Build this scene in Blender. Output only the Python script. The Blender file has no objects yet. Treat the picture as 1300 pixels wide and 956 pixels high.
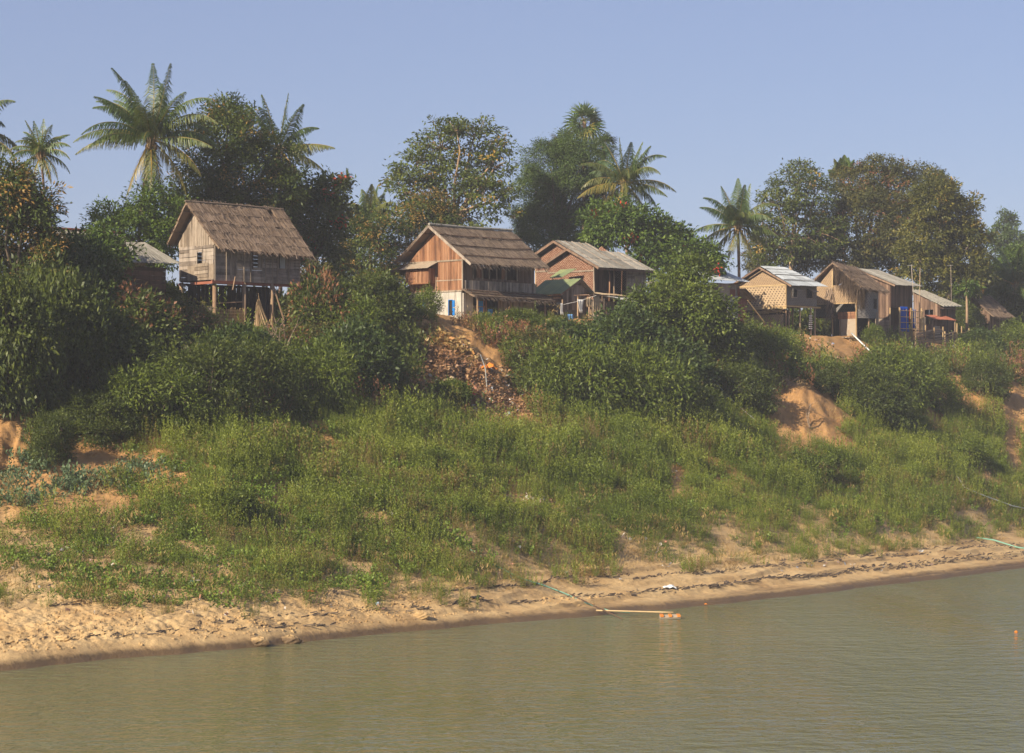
import bpy, math, random
import numpy as np
from mathutils import Matrix, Vector

random.seed(11)
rng = np.random.default_rng(11)
F, CX, HY, CH = 3000.0, 650.0, 520.0, 9.0      # focal length in photo pixels, horizon row, eye height
SC = bpy.context.scene
COL = SC.collection

def P(px, py, Y):
    return np.array([(px - CX) / F * Y, Y, CH + (HY - py) / F * Y])

# ------------------------------------------------------------------ materials
def new_mat(name):
    m = bpy.data.materials.new(name); m.use_nodes = True
    nt = m.node_tree; nt.nodes.clear()
    out = nt.nodes.new('ShaderNodeOutputMaterial')
    return m, nt, out

def N(nt, t, **kw):
    n = nt.nodes.new(t)
    for k, v in kw.items():
        if hasattr(n, k): setattr(n, k, v)
        else: n.inputs[k.replace('_', ' ')].default_value = v
    return n

def c4(c): return (c[0], c[1], c[2], 1.0)

def math_(nt, op, a, b=None, clamp=False):
    n = nt.nodes.new('ShaderNodeMath'); n.operation = op; n.use_clamp = clamp
    for i, v in enumerate((a, b)):
        if v is None: continue
        if isinstance(v, (int, float)): n.inputs[i].default_value = v
        else: nt.links.new(v, n.inputs[i])
    return n.outputs[0]

def mix_(nt, fac, a, b, blend='MIX'):
    n = nt.nodes.new('ShaderNodeMix'); n.data_type = 'RGBA'; n.blend_type = blend
    for k, v in ((0, fac), (6, a), (7, b)):
        if isinstance(v, (int, float)): n.inputs[k].default_value = v
        elif isinstance(v, (tuple, list)): n.inputs[k].default_value = c4(v)
        else: nt.links.new(v, n.inputs[k])
    return n.outputs[2]

def noise_(nt, scale, detail=4, rough=0.6, vec=None, dist=0.0):
    n = nt.nodes.new('ShaderNodeTexNoise')
    n.inputs['Scale'].default_value = scale; n.inputs['Detail'].default_value = detail
    n.inputs['Roughness'].default_value = rough; n.inputs['Distortion'].default_value = dist
    if vec is not None: nt.links.new(vec, n.inputs['Vector'])
    return n.outputs[0]

def coords(nt, stretch=(1, 1, 1)):
    tc = nt.nodes.new('ShaderNodeTexCoord')
    mp = nt.nodes.new('ShaderNodeMapping'); mp.inputs['Scale'].default_value = stretch
    nt.links.new(tc.outputs['Object'], mp.inputs['Vector'])
    return mp.outputs[0]

def ramp_(nt, fac, stops):
    n = nt.nodes.new('ShaderNodeValToRGB')
    e = n.color_ramp.elements
    while len(e) < len(stops): e.new(0.5)
    for el, (p, c) in zip(e, stops): el.position = p; el.color = c4(c)
    nt.links.new(fac, n.inputs[0])
    return n.outputs[0]

def attr_(nt, name):
    n = nt.nodes.new('ShaderNodeAttribute'); n.attribute_name = name
    return n.outputs['Fac']

def rough_mat(name, c1, c2, c3=None, scale=3.0, stretch=(1, 1, 1), rough=0.85, bump=0.3, vary=0.5, spec=0.25, metal=0.0, bscale=None, streak=0.0):
    """weathered surface: base colours mixed by noise and by the random value of each board / strand"""
    m, nt, out = new_mat(name)
    v = coords(nt, stretch)
    n1 = noise_(nt, scale, 5, 0.65, v)
    f = math_(nt, 'ADD', math_(nt, 'MULTIPLY', n1, 1.0 - vary), math_(nt, 'MULTIPLY', attr_(nt, 'rnd'), vary))
    stops = [(0.25, c1), (0.75, c2)] if c3 is None else [(0.2, c1), (0.5, c2), (0.8, c3)]
    colr = ramp_(nt, f, stops)
    n2 = noise_(nt, scale * 0.35, 3, 0.6, v)
    colr = mix_(nt, math_(nt, 'MULTIPLY', math_(nt, 'SUBTRACT', n2, 0.5, True), 0.9, True), colr, tuple(x * 0.45 for x in c1))
    if streak:
        # rain stains and grime running down
        sv = noise_(nt, 3.2, 4, 0.7, coords(nt, (1, 1, .16)))
        colr = mix_(nt, math_(nt, 'MULTIPLY', math_(nt, 'MULTIPLY', math_(nt, 'SUBTRACT', sv, 0.47, True), 4.0, True), streak), colr, tuple(x * 0.42 for x in c1))
    b = N(nt, 'ShaderNodeBsdfPrincipled'); b.inputs['Roughness'].default_value = rough
    b.inputs['Specular IOR Level'].default_value = spec; b.inputs['Metallic'].default_value = metal
    nt.links.new(colr, b.inputs['Base Color'])
    if bump:
        bn = N(nt, 'ShaderNodeBump'); bn.inputs['Strength'].default_value = bump; bn.inputs['Distance'].default_value = 0.03
        nt.links.new(noise_(nt, bscale or scale * 4, 3, 0.6, v), bn.inputs['Height'])
        nt.links.new(bn.outputs[0], b.inputs['Normal'])
    nt.links.new(b.outputs[0], out.inputs[0])
    return m

def leaf_mat(name, dark, mid, light, f1=(0.5, 0.25, 0.08), f2=None, trans=0.3, rough=0.5, spec=0.3, warm=1.15, lum=1.15):
    m, nt, out = new_mat(name)
    r = attr_(nt, 'rnd'); k = attr_(nt, 'kind')
    dark, mid, light = [(c[0] * warm * lum, c[1] * 1.04 * lum, c[2] * .92 * lum) for c in (dark, mid, light)]
    colr = ramp_(nt, r, [(0.05, dark), (0.5, mid), (0.95, light)])
    fl = f1 if f2 is None else mix_(nt, r, f1, f2)
    colr = mix_(nt, k, colr, fl)
    b = N(nt, 'ShaderNodeBsdfPrincipled'); b.inputs['Roughness'].default_value = rough
    b.inputs['Specular IOR Level'].default_value = spec
    nt.links.new(colr, b.inputs['Base Color'])
    t = N(nt, 'ShaderNodeBsdfTranslucent')
    nt.links.new(mix_(nt, 0.35, colr, (0.15, 0.18, 0.01)), t.inputs['Color'])
    mx = N(nt, 'ShaderNodeMixShader'); mx.inputs[0].default_value = trans
    nt.links.new(b.outputs[0], mx.inputs[1]); nt.links.new(t.outputs[0], mx.inputs[2])
    nt.links.new(mx.outputs[0], out.inputs[0])
    return m

def weave_mat(name, base, dark, pitch, kind='check', amount=0.8, light=None):
    """woven bamboo matting: strips crossing over and under"""
    m, nt, out = new_mat(name)
    tc = nt.nodes.new('ShaderNodeTexCoord')
    sep = nt.nodes.new('ShaderNodeSeparateXYZ'); nt.links.new(tc.outputs['Object'], sep.inputs[0])
    u = math_(nt, 'ADD', sep.outputs[0], sep.outputs[1]); z = sep.outputs[2]
    cb = nt.nodes.new('ShaderNodeCombineXYZ')
    nt.links.new(u, cb.inputs[0]); nt.links.new(z, cb.inputs[1])
    wob = noise_(nt, 2.5, 3, 0.6, cb.outputs[0])
    if kind == 'check':
        # diagonal twill: repeats in u, shifted row by row
        br = nt.nodes.new('ShaderNodeTexBrick'); br.offset = 0.5; br.squash = 1.0
        br.inputs['Scale'].default_value = 1.0 / pitch
        br.inputs['Brick Width'].default_value = 1.15; br.inputs['Row Height'].default_value = 0.55
        br.inputs['Mortar Size'].default_value = 0.13; br.inputs['Mortar Smooth'].default_value = 0.4
        br.inputs['Color1'].default_value = c4(base); br.inputs['Color2'].default_value = c4(light or tuple(x * 0.8 for x in base))
        br.inputs['Mortar'].default_value = c4(dark)
        nt.links.new(cb.outputs[0], br.inputs['Vector'])
        colr = br.outputs[0]
        hgt = math_(nt, 'SUBTRACT', 1.0, br.outputs[1])
    elif kind == 'twill':
        # pale strips with rows of short dark gaps, each row stepped sideways
        zr = math_(nt, 'DIVIDE', z, pitch * 0.55); row = math_(nt, 'FLOOR', zr)
        a = math_(nt, 'FRACT', math_(nt, 'ADD', math_(nt, 'DIVIDE', u, pitch), math_(nt, 'MULTIPLY', row, 0.37)))
        a = math_(nt, 'ADD', a, math_(nt, 'MULTIPLY', math_(nt, 'SUBTRACT', noise_(nt, 9.0, 2, 0.6, cb.outputs[0]), .5), .7))
        s = math_(nt, 'MULTIPLY', math_(nt, 'LESS_THAN', a, 0.40), math_(nt, 'GREATER_THAN', math_(nt, 'FRACT', zr), 0.42))
        colr = mix_(nt, math_(nt, 'MULTIPLY', s, amount), mix_(nt, noise_(nt, 1.1, 4, .7, cb.outputs[0]), base, light or base), dark)
        hgt = math_(nt, 'SUBTRACT', 1.0, s)
    else:
        # zig-zag herringbone strips
        w = math_(nt, 'PINGPONG', u, pitch)
        t = math_(nt, 'ADD', z, w)
        t = math_(nt, 'DIVIDE', t, pitch * 0.62)
        t = math_(nt, 'ADD', t, math_(nt, 'ADD', math_(nt, 'MULTIPLY', wob, 1.2), math_(nt, 'MULTIPLY', noise_(nt, 7.0, 2, .6, cb.outputs[0]), .9)))
        s = math_(nt, 'FRACT', t)
        s = math_(nt, 'GREATER_THAN', s, 0.52)
        colr = mix_(nt, math_(nt, 'MULTIPLY', s, amount), base, dark)
        hgt = s
    colr = mix_(nt, math_(nt, 'MULTIPLY', math_(nt, 'SUBTRACT', wob, 0.45, True), 2.0, True), colr, tuple(x * 0.55 for x in base))
    b = N(nt, 'ShaderNodeBsdfPrincipled'); b.inputs['Roughness'].default_value = 0.75
    b.inputs['Specular IOR Level'].default_value = 0.2
    nt.links.new(colr, b.inputs['Base Color'])
    bn = N(nt, 'ShaderNodeBump'); bn.inputs['Strength'].default_value = 0.5; bn.inputs['Distance'].default_value = 0.02
    nt.links.new(hgt, bn.inputs['Height']); nt.links.new(bn.outputs[0], b.inputs['Normal'])
    nt.links.new(b.outputs[0], out.inputs[0])
    return m

M = {}
M['plank_grey'] = rough_mat('weathered_plank', (0.10, 0.075, 0.055), (0.27, 0.22, 0.175), (0.36, 0.30, 0.24), 3, (1, 1, 1), vary=0.55, streak=0.75)
M['plank_pale'] = rough_mat('pale_plank', (0.16, 0.12, 0.085), (0.26, 0.205, 0.15), (0.34, 0.275, 0.21), 3, vary=0.5, streak=0.75)
M['plank_red'] = rough_mat('red_brown_plank', (0.14, 0.062, 0.034), (0.25, 0.12, 0.06), (0.33, 0.18, 0.10), 2.5, (1, 1, 0.3), vary=0.55, streak=0.75)
M['plank_dark'] = rough_mat('dark_plank', (0.05, 0.028, 0.018), (0.11, 0.062, 0.04), (0.16, 0.09, 0.055), 2.5, (1, 1, 0.3), vary=0.6, streak=0.75)
M['plank_brown'] = rough_mat('brown_plank', (0.10, 0.060, 0.040), (0.175, 0.110, 0.074), (0.25, 0.165, 0.11), 2.5, (1, 1, 0.3), vary=0.6, streak=0.75)
M['thatch'] = rough_mat('old_thatch', (0.10, 0.07, 0.05), (0.22, 0.155, 0.105), (0.32, 0.235, 0.165), 2.0, vary=0.65, rough=0.95, spec=0.1)
M['thatch_dark'] = rough_mat('grey_thatch', (0.075, 0.055, 0.042), (0.17, 0.125, 0.09), (0.26, 0.195, 0.14), 2.0, vary=0.65, rough=0.95, spec=0.1)
M['straw'] = rough_mat('pale_straw', (0.22, 0.15, 0.08), (0.36, 0.26, 0.15), (0.46, 0.35, 0.22), 2.0, vary=0.65, rough=0.95, spec=0.1)
M['bamboo'] = rough_mat('bamboo_pole', (0.28, 0.18, 0.08), (0.46, 0.33, 0.17), None, 4, vary=0.5, rough=0.55)
M['post'] = rough_mat('weathered_post', (0.19, 0.12, 0.07), (0.38, 0.27, 0.17), None, 3, (1, 1, 0.3), vary=0.4)
M['concrete'] = rough_mat('whitewashed_concrete', (0.30, 0.28, 0.24), (0.52, 0.49, 0.43), None, 2.2, vary=0.15, streak=0.75)
M['blue'] = rough_mat('blue_paint', (0.01, 0.13, 0.42), (0.015, 0.20, 0.58), None, 3, vary=0.3, rough=0.5, bump=0)
M['blue_cloth'] = rough_mat('blue_tarpaulin', (0.008, 0.06, 0.36), (0.012, 0.10, 0.50), None, 3, vary=0.4, rough=0.6, bump=0.2)
M['metal'] = rough_mat('grey_sheet_metal', (0.26, 0.26, 0.235), (0.42, 0.42, 0.385), None, 1.6, vary=0.55, rough=0.5, spec=0.4, bump=0.1, streak=0.75)
M['metal_old'] = rough_mat('weathered_sheet', (0.20, 0.185, 0.15), (0.34, 0.315, 0.26), None, 1.8, vary=0.5, rough=0.6, spec=0.3, bump=0.15, streak=0.75)
M['metal_white'] = rough_mat('pale_sheet_metal', (0.30, 0.32, 0.325), (0.46, 0.49, 0.50), None, 1.6, vary=0.5, rough=0.45, spec=0.4, bump=0.1)
M['rust'] = rough_mat('rusty_sheet', (0.14, 0.045, 0.03), (0.30, 0.11, 0.065), None, 3, vary=0.4, rough=0.7)
M['tin'] = rough_mat('tin_patch', (0.22, 0.17, 0.12), (0.33, 0.27, 0.20), (0.22, 0.10, 0.05), 2.5, vary=0.3, rough=0.6)
M['green_sheet'] = rough_mat('faded_green_sheet', (0.13, 0.165, 0.085), (0.235, 0.26, 0.11), None, 1.4, vary=0.3, rough=0.6, bump=0.1)
M['dark'] = rough_mat('painted_shade', (0.018, 0.014, 0.011), (0.035, 0.026, 0.02), None, 3, vary=0.3, bump=0)  # near-black colour standing in for shade under floors and inside rooms
M['bark'] = rough_mat('tree_bark', (0.06, 0.045, 0.032), (0.16, 0.12, 0.085), None, 5, (1, 1, 0.4), vary=0.3, bump=0.5)
M['palm_bark'] = rough_mat('palm_bark', (0.14, 0.085, 0.055), (0.27, 0.18, 0.12), None, 4, (1, 1, 3), vary=0.3, bump=0.5)
M['deadwood'] = rough_mat('bare_twigs', (0.12, 0.085, 0.06), (0.30, 0.22, 0.15), None, 4, vary=0.6)
M['white_cloth'] = rough_mat('white_cloth', (0.55, 0.54, 0.50), (0.74, 0.72, 0.68), None, 3, vary=0.3, bump=0)
M['tan_cloth'] = rough_mat('tan_cloth', (0.40, 0.28, 0.16), (0.55, 0.42, 0.26), None, 3, vary=0.3, bump=0)
M['pink_cloth'] = rough_mat('faded_pink_cloth', (0.42, 0.26, 0.21), (0.60, 0.42, 0.36), None, 6, vary=0.3, bump=0)
M['red_cloth'] = rough_mat('red_cloth', (0.45, 0.05, 0.03), (0.60, 0.09, 0.05), None, 6, vary=0.3, bump=0)
M['black_cloth'] = rough_mat('black_cloth', (0.012, 0.012, 0.014), (0.03, 0.03, 0.035), None, 3, vary=0.3, bump=0)
M['light_blue'] = rough_mat('light_blue_cloth', (0.10, 0.25, 0.52), (0.16, 0.34, 0.66), None, 3, vary=0.3, bump=0)
M['white_pipe'] = rough_mat('white_plastic', (0.52, 0.55, 0.55), (0.70, 0.72, 0.72), None, 2, vary=0.2, rough=0.4, bump=0)
M['hose'] = rough_mat('teal_hose', (0.10, 0.23, 0.17), (0.17, 0.33, 0.25), None, 2, vary=0.2, rough=0.5, bump=0)
M['orange'] = rough_mat('orange_plastic', (0.55, 0.16, 0.02), (0.72, 0.26, 0.04), None, 4, vary=0.4, rough=0.5, bump=0)
M['weave_red'] = weave_mat('red_woven_bamboo', (0.125, 0.042, 0.022), (0.34, 0.235, 0.16), 0.27, 'zig', 0.7)
M['weave_tan'] = weave_mat('tan_woven_bamboo', (0.43, 0.31, 0.185), (0.075, 0.048, 0.030), 0.30, 'twill', 0.9, light=(0.33, 0.245, 0.155))
M['weave_pale'] = weave_mat('pale_woven_bamboo', (0.34, 0.24, 0.145), (0.10, 0.066, 0.04), 0.22, 'twill', 0.6, light=(0.25, 0.17, 0.10))
M['weave_grey'] = weave_mat('grey_woven_bamboo', (0.22, 0.205, 0.19), (0.07, 0.062, 0.055), 0.22, 'twill', 0.7, light=(0.15, 0.135, 0.12))

# ------------------------------------------------------------------ mesh building
class MB:
    def __init__(s): s.V, s.F, s.R = [], [], []
    def hexa(s, p, r=None):
        """8 points: bottom ring 0-3, top ring 4-7"""
        b = len(s.V); s.V.extend([tuple(map(float, q)) for q in p]); r = random.random() if r is None else r
        for f in ((0, 3, 2, 1), (4, 5, 6, 7), (0, 1, 5, 4), (1, 2, 6, 5), (2, 3, 7, 6), (3, 0, 4, 7)):
            s.F.append(tuple(b + i for i in f)); s.R.append(r)
        return s
    def box(s, x0, x1, y0, y1, z0, z1, r=None):
        return s.hexa([(x0, y0, z0), (x1, y0, z0), (x1, y1, z0), (x0, y1, z0), (x0, y0, z1), (x1, y0, z1), (x1, y1, z1), (x0, y1, z1)], r)
    def beam(s, p, q, w, h=None, r=None):
        p, q = Vector(p), Vector(q); d = (q - p).normalized(); h = h or w
        up = Vector((0, 0, 1)) if abs(d.z) < 0.95 else Vector((1, 0, 0))
        a = d.cross(up).normalized() * w / 2; b = a.cross(d).normalized() * h / 2
        return s.hexa([p - a - b, p + a - b, p + a + b, p - a + b, q - a - b, q + a - b, q + a + b, q - a + b], r)
    def quad(s, a, b, c, d, r=None):
        k = len(s.V); s.V.extend([tuple(map(float, q)) for q in (a, b, c, d)]); s.F.append((k, k + 1, k + 2, k + 3))
        s.R.append(random.random() if r is None else r); return s
    def tri(s, a, b, c, r=None):
        k = len(s.V); s.V.extend([tuple(map(float, q)) for q in (a, b, c)]); s.F.append((k, k + 1, k + 2))
        s.R.append(random.random() if r is None else r); return s
    def tube(s, pts, rad, n=7, r=None, cap=True):
        pts = [Vector(p) for p in pts]
        if not hasattr(rad, '__len__'): rad = [rad] * len(pts)
        b = len(s.V); r = random.random() if r is None else r
        prev = None
        for i, p in enumerate(pts):
            d = (pts[min(i + 1, len(pts) - 1)] - pts[max(i - 1, 0)])
            d = d.normalized() if d.length > 1e-9 else Vector((0, 0, 1))
            if prev is None:
                a = d.cross(Vector((0, 0, 1)) if abs(d.z) < 0.9 else Vector((1, 0, 0))).normalized()
            else:
                a = (prev - d * prev.dot(d)).normalized()
            prev = a; c = d.cross(a)
            for k in range(n):
                t = 2 * math.pi * k / n
                s.V.append(tuple(p + (a * math.cos(t) + c * math.sin(t)) * rad[i]))
        for i in range(len(pts) - 1):
            for k in range(n):
                k2 = (k + 1) % n
                s.F.append((b + i * n + k, b + i * n + k2, b + (i + 1) * n + k2, b + (i + 1) * n + k)); s.R.append(r)
        if cap:
            s.F.append(tuple(b + k for k in range(n))[::-1]); s.R.append(r)
            s.F.append(tuple(b + (len(pts) - 1) * n + k for k in range(n))); s.R.append(r)
        return s
    def blob(s, c, rx, ry, rz, nu=9, nv=6, jit=0.15, r=None):
        b = len(s.V); r = random.random() if r is None else r
        for j in range(nv + 1):
            ph = math.pi * j / nv - math.pi / 2
            for i in range(nu):
                th = 2 * math.pi * i / nu; q = 1 + random.uniform(-jit, jit)
                s.V.append((c[0] + rx * q * math.cos(ph) * math.cos(th), c[1] + ry * q * math.cos(ph) * math.sin(th), c[2] + rz * q * math.sin(ph)))
        for j in range(nv):
            for i in range(nu):
                i2 = (i + 1) % nu
                s.F.append((b + j * nu + i, b + j * nu + i2, b + (j + 1) * nu + i2, b + (j + 1) * nu + i)); s.R.append(r)
        return s
    def build(s, name, mat, parent=None, smooth=False):
        me = bpy.data.meshes.new(name); me.from_pydata(s.V, [], s.F)
        a = me.attributes.new('rnd', 'FLOAT', 'FACE'); a.data.foreach_set('value', np.array(s.R, dtype=np.float32))
        if smooth: me.polygons.foreach_set('use_smooth', np.ones(len(s.F), dtype=bool))
        me.materials.append(M[mat] if isinstance(mat, str) else mat)
        me.update()
        o = bpy.data.objects.new(name, me); COL.objects.link(o)
        if parent is not None: o.parent = parent
        return o

def quads_obj(name, Q, rnd, kind, mat, parent=None):
    """Q: (n,4,3) separate quads"""
    n = len(Q); me = bpy.data.meshes.new(name)
    me.vertices.add(n * 4); me.loops.add(n * 4); me.polygons.add(n)
    me.vertices.foreach_set('co', np.ascontiguousarray(Q, dtype=np.float32).ravel())
    me.loops.foreach_set('vertex_index', np.arange(n * 4, dtype=np.int32))
    me.polygons.foreach_set('loop_start', np.arange(0, n * 4, 4, dtype=np.int32))
    a = me.attributes.new('rnd', 'FLOAT', 'FACE'); a.data.foreach_set('value', np.clip(rnd, 0, 1).astype(np.float32))
    a = me.attributes.new('kind', 'FLOAT', 'FACE'); a.data.foreach_set('value', np.asarray(kind, dtype=np.float32))
    me.materials.append(mat); me.update()
    o = bpy.data.objects.new(name, me); COL.objects.link(o)
    if parent is not None: o.parent = parent
    return o

def thing(name, label, cat, loc=(0, 0, 0), rz=0.0, group=None):
    o = bpy.data.objects.new(name, None); COL.objects.link(o)
    o.location = tuple(map(float, loc)); o.rotation_euler = (0, 0, rz); o.empty_display_size = 0.3
    o['label'] = label; o['category'] = cat
    if group: o['group'] = group
    return o
def tag(o, label, cat, group=None):
    o['label'] = label; o['category'] = cat
    if group: o['group'] = group
    return o

def unit(a): return a / (np.linalg.norm(a, axis=-1, keepdims=True) + 1e-9)

def vnoise(x, y, seed=0):
    """value noise on numpy arrays, 0..1"""
    xi, yi = np.floor(x).astype(np.int64), np.floor(y).astype(np.int64)
    fx, fy = x - xi, y - yi
    fx, fy = fx * fx * (3 - 2 * fx), fy * fy * (3 - 2 * fy)
    def h(a, b):
        n = (a * 374761393 + b * 668265263 + seed * 1442695041) & 0x7fffffff
        n = ((n ^ (n >> 13)) * 1274126177) & 0x7fffffff
        return ((n ^ (n >> 16)) & 0xffff) / 65535.0
    return (h(xi, yi) * (1 - fx) + h(xi + 1, yi) * fx) * (1 - fy) + (h(xi, yi + 1) * (1 - fx) + h(xi + 1, yi + 1) * fx) * fy
def fbm(x, y, seed=0, oct=4):
    s, a, t = 0, 1.0, 0
    for i in range(oct):
        s = s + a * vnoise(x * 2 ** i, y * 2 ** i, seed + i); t += a; a *= 0.5
    return s / t

# ------------------------------------------------------------------ terrain
cp = np.array([-900, -500, -200, 0, 150, 300, 450, 600, 750, 900, 1050, 1200, 1300, 1500, 1900, 2500], float)
wpy = np.array([940, 905, 870, 851, 837, 825, 809, 794, 782, 769, 752, 734, 721, 699, 660, 610], float)
bpy_ = np.array([790, 770, 755, 750, 753, 748, 736, 730, 716, 706, 697, 684, 671, 650, 620, 585], float)
bz = np.array([2.0, 2.0, 2.0, 1.9, 1.8, 1.8, 1.8, 1.7, 1.6, 1.5, 1.4, 1.3, 1.2, 1.2, 1.2, 1.2])
mpy = np.array([560, 550, 545, 545, 545, 530, 525, 520, 518, 510, 500, 492, 488, 485, 490, 500], float)
Yt = np.array([95, 105, 113, 119, 125, 128.5, 136, 146, 154, 166, 179, 199, 210, 232, 300, 480], float)
zt = np.array([13.6, 13.7, 13.8, 13.9, 13.8, 13.25, 14.3, 14.5, 14.8, 14.7, 14.6, 14.9, 15.3, 15.5, 15.5, 15.5])
Yw = CH * F / (wpy - HY)
Yb = (CH - bz) * F / (bpy_ - HY)
Ym = Yb + 0.64 * (Yt - Yb)
zm = CH + (HY - mpy) / F * Ym
def I(px, arr): return np.interp(px, cp, arr)

SCARPS = []      # bare earth faces: (px, half width px, depth of foot, height, run of the face, decay behind)
def ground(px, Y, detail=True):
    px = np.asarray(px, float); Y = np.asarray(Y, float)
    yw, yb, ym, yt = I(px, Yw), I(px, Yb), I(px, Ym), I(px, Yt)
    b, m, t = I(px, bz), I(px, zm), I(px, zt)
    X = (px - CX) / F * Y
    if detail:
        yw = yw + (fbm(X * 0.35, Y * 0.35, 3) - 0.5) * 1.3
    z = np.where(Y < yw, (Y - yw) * 0.12, 0.0)
    k = np.clip((Y - yw) / (yb - yw), 0, 1)
    step = np.clip((Y - yw) / 0.9, 0, 1)
    left = np.clip((700 - px) / 500, 0, 1)
    z = np.where(Y >= yw, (0.18 + 0.22 * left) * step + (b - 0.18 - 0.22 * left) * k ** (1.0 + 0.1 * left), z)
    k = np.clip((Y - yb) / (ym - yb), 0, 1); z = np.where(Y > yb, b + (m - b) * k, z)
    k = np.clip((Y - ym) / (yt - ym), 0, 1); z = np.where(Y > ym, m + (t - m) * k, z)
    z = np.where(Y > yt, t + np.clip((Y - yt) * 0.004, 0, 2.0), z)
    if detail:
        s = X * 0.6 + Y * 0.8; q = X * 0.8 - Y * 0.6          # along / across the shore
        beach = np.clip((Y - yw - 0.4) / 1.5, 0, 1) * np.clip((yb + 4 - Y) / 4, 0, 1)
        lumpy = fbm(X * 0.9, Y * 0.9, 5) - 0.5
        clod = np.abs(fbm(X * 2.3, Y * 2.3, 9, 3) - 0.5)
        z = z + beach * left * (lumpy * 0.22 - np.clip(0.035 - clod, 0, 1) * 3.6 + (fbm(X * 3.2, Y * 3.2, 71, 3) - .5) * .22)
        z = z + beach * (lumpy * 0.14 + (fbm(X * 4, Y * 4, 21, 2) - 0.5) * 0.08)
        # low scarps left by falling water, parallel to the shore
        terr = (q + (fbm(s * 0.08, q * 0.3, 31) - 0.5) * 3.5) * 0.55
        saw = terr - np.floor(terr)
        z = z + beach * (1 - left * 0.75) * (np.clip(saw * 6, 0, 1) * (1 - saw) * -0.22)
        slope = np.clip((Y - yb) / 5, 0, 1) * np.clip((yt + 2 - Y) / 5, 0, 1)
        z = z + slope * ((fbm(X * 0.22, Y * 0.22, 41) - 0.5) * 1.6 + (fbm(X * 1.3, Y * 1.3, 43, 3) - 0.5) * 0.35)
        for (sx, sw, sy, sh, run, dec) in SCARPS:
            e = 1 + 0.25 * (vnoise(px * 0.06, px * 0 + sx, 7) - .5)
            face = np.exp(-np.abs((px - sx) / (sw * e)) ** 2.4) * np.clip((Y - sy + .5) / 1.0, 0, 1) * np.clip((sy + run + dec - Y) / dec, 0, 1)
            z = z + face * sh * ((np.abs(fbm(X * 1.1, Y * .35, 23, 4) - .5) - .12) * -.9 + (fbm(X * 3.0, Y * 2.0, 27, 3) - .5) * .25)
            z = z + (sh * (.8 + .5 * fbm(X * .6, Y * .15 + sx, 12, 3))) * np.exp(-np.abs((px - sx) / (sw * e)) ** 2.4) * np.clip((Y - sy - (fbm(X * .45, X * 0 + sx, 4, 3) - .5) * 1.6) / run - (fbm(X * .9, Y * .9, 19, 3) - .5) * .5, 0, 1) * np.clip((sy + run + dec - Y) / dec, 0, 1)
    return z

def hit(px, py):
    """depth at which the sight line through a photo point meets the bank"""
    Ys = np.linspace(float(I(px, Yw)) - 3, float(I(px, Yt)) + 6, 110)
    d = ground(np.full_like(Ys, px), Ys) - (CH + (HY - py) / F * Ys)
    k = np.nonzero(d > 0)[0]
    if len(k) == 0: return Ys[-1]
    i = k[0]
    return Ys[0] if i == 0 else Ys[i - 1] + (Ys[i] - Ys[i - 1]) * (-d[i - 1]) / (d[i] - d[i - 1])
def at(px, py):
    Y = hit(px, py); return np.array([(px - CX) / F * Y, Y, float(ground(px, Y))])
def at_many(px, py):
    """the same for whole arrays of photo points"""
    px = np.asarray(px, float); py = np.asarray(py, float); out = []
    for a in range(0, len(px), 2000):
        x, y = px[a:a + 2000], py[a:a + 2000]
        y0, y1 = I(x, Yw) - 3, I(x, Yt) + 6
        Ys = y0[:, None] + (y1 - y0)[:, None] * np.linspace(0, 1, 110)[None]
        d = ground(np.repeat(x[:, None], 110, 1), Ys) - (CH + (HY - y)[:, None] / F * Ys)
        k = np.argmax(d > 0, 1); k = np.where((d > 0).any(1), np.maximum(k, 1), 109); r = np.arange(len(x))
        da, db = d[r, k - 1], d[r, k]
        f = np.clip(-da / np.where(np.abs(db - da) < 1e-6, 1, db - da), 0, 1)
        Y = Ys[r, k - 1] + (Ys[r, k] - Ys[r, k - 1]) * f
        out.append(np.stack([(x - CX) / F * Y, Y, ground(x, Y)], 1))
    return np.concatenate(out)
def on(px, Y):
    return np.array([(px - CX) / F * Y, Y, float(ground(px, Y))])

def make_scarps():
    new = []
    for (sx, sw, pyb, sh, run, dec) in [(0, 54, 606, 1.7, 5.0, 10), (1020, 52, 552, 1.0, 6.0, 12), (1064, 56, 482, .45, 5.0, 8), (1226, 40, 514, .9, 4.0, 8), (1292, 32, 545, 1.2, 4.5, 10), (592, 78, 528, 1.3, 8.0, 9), (180, 30, 560, .7, 2.0, 6), (1186, 16, 532, .9, 3.0, 6)]:
        new.append((sx, sw, float(hit(sx, pyb)), sh, run, dec))
    SCARPS.extend(new)
make_scarps()

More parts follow.
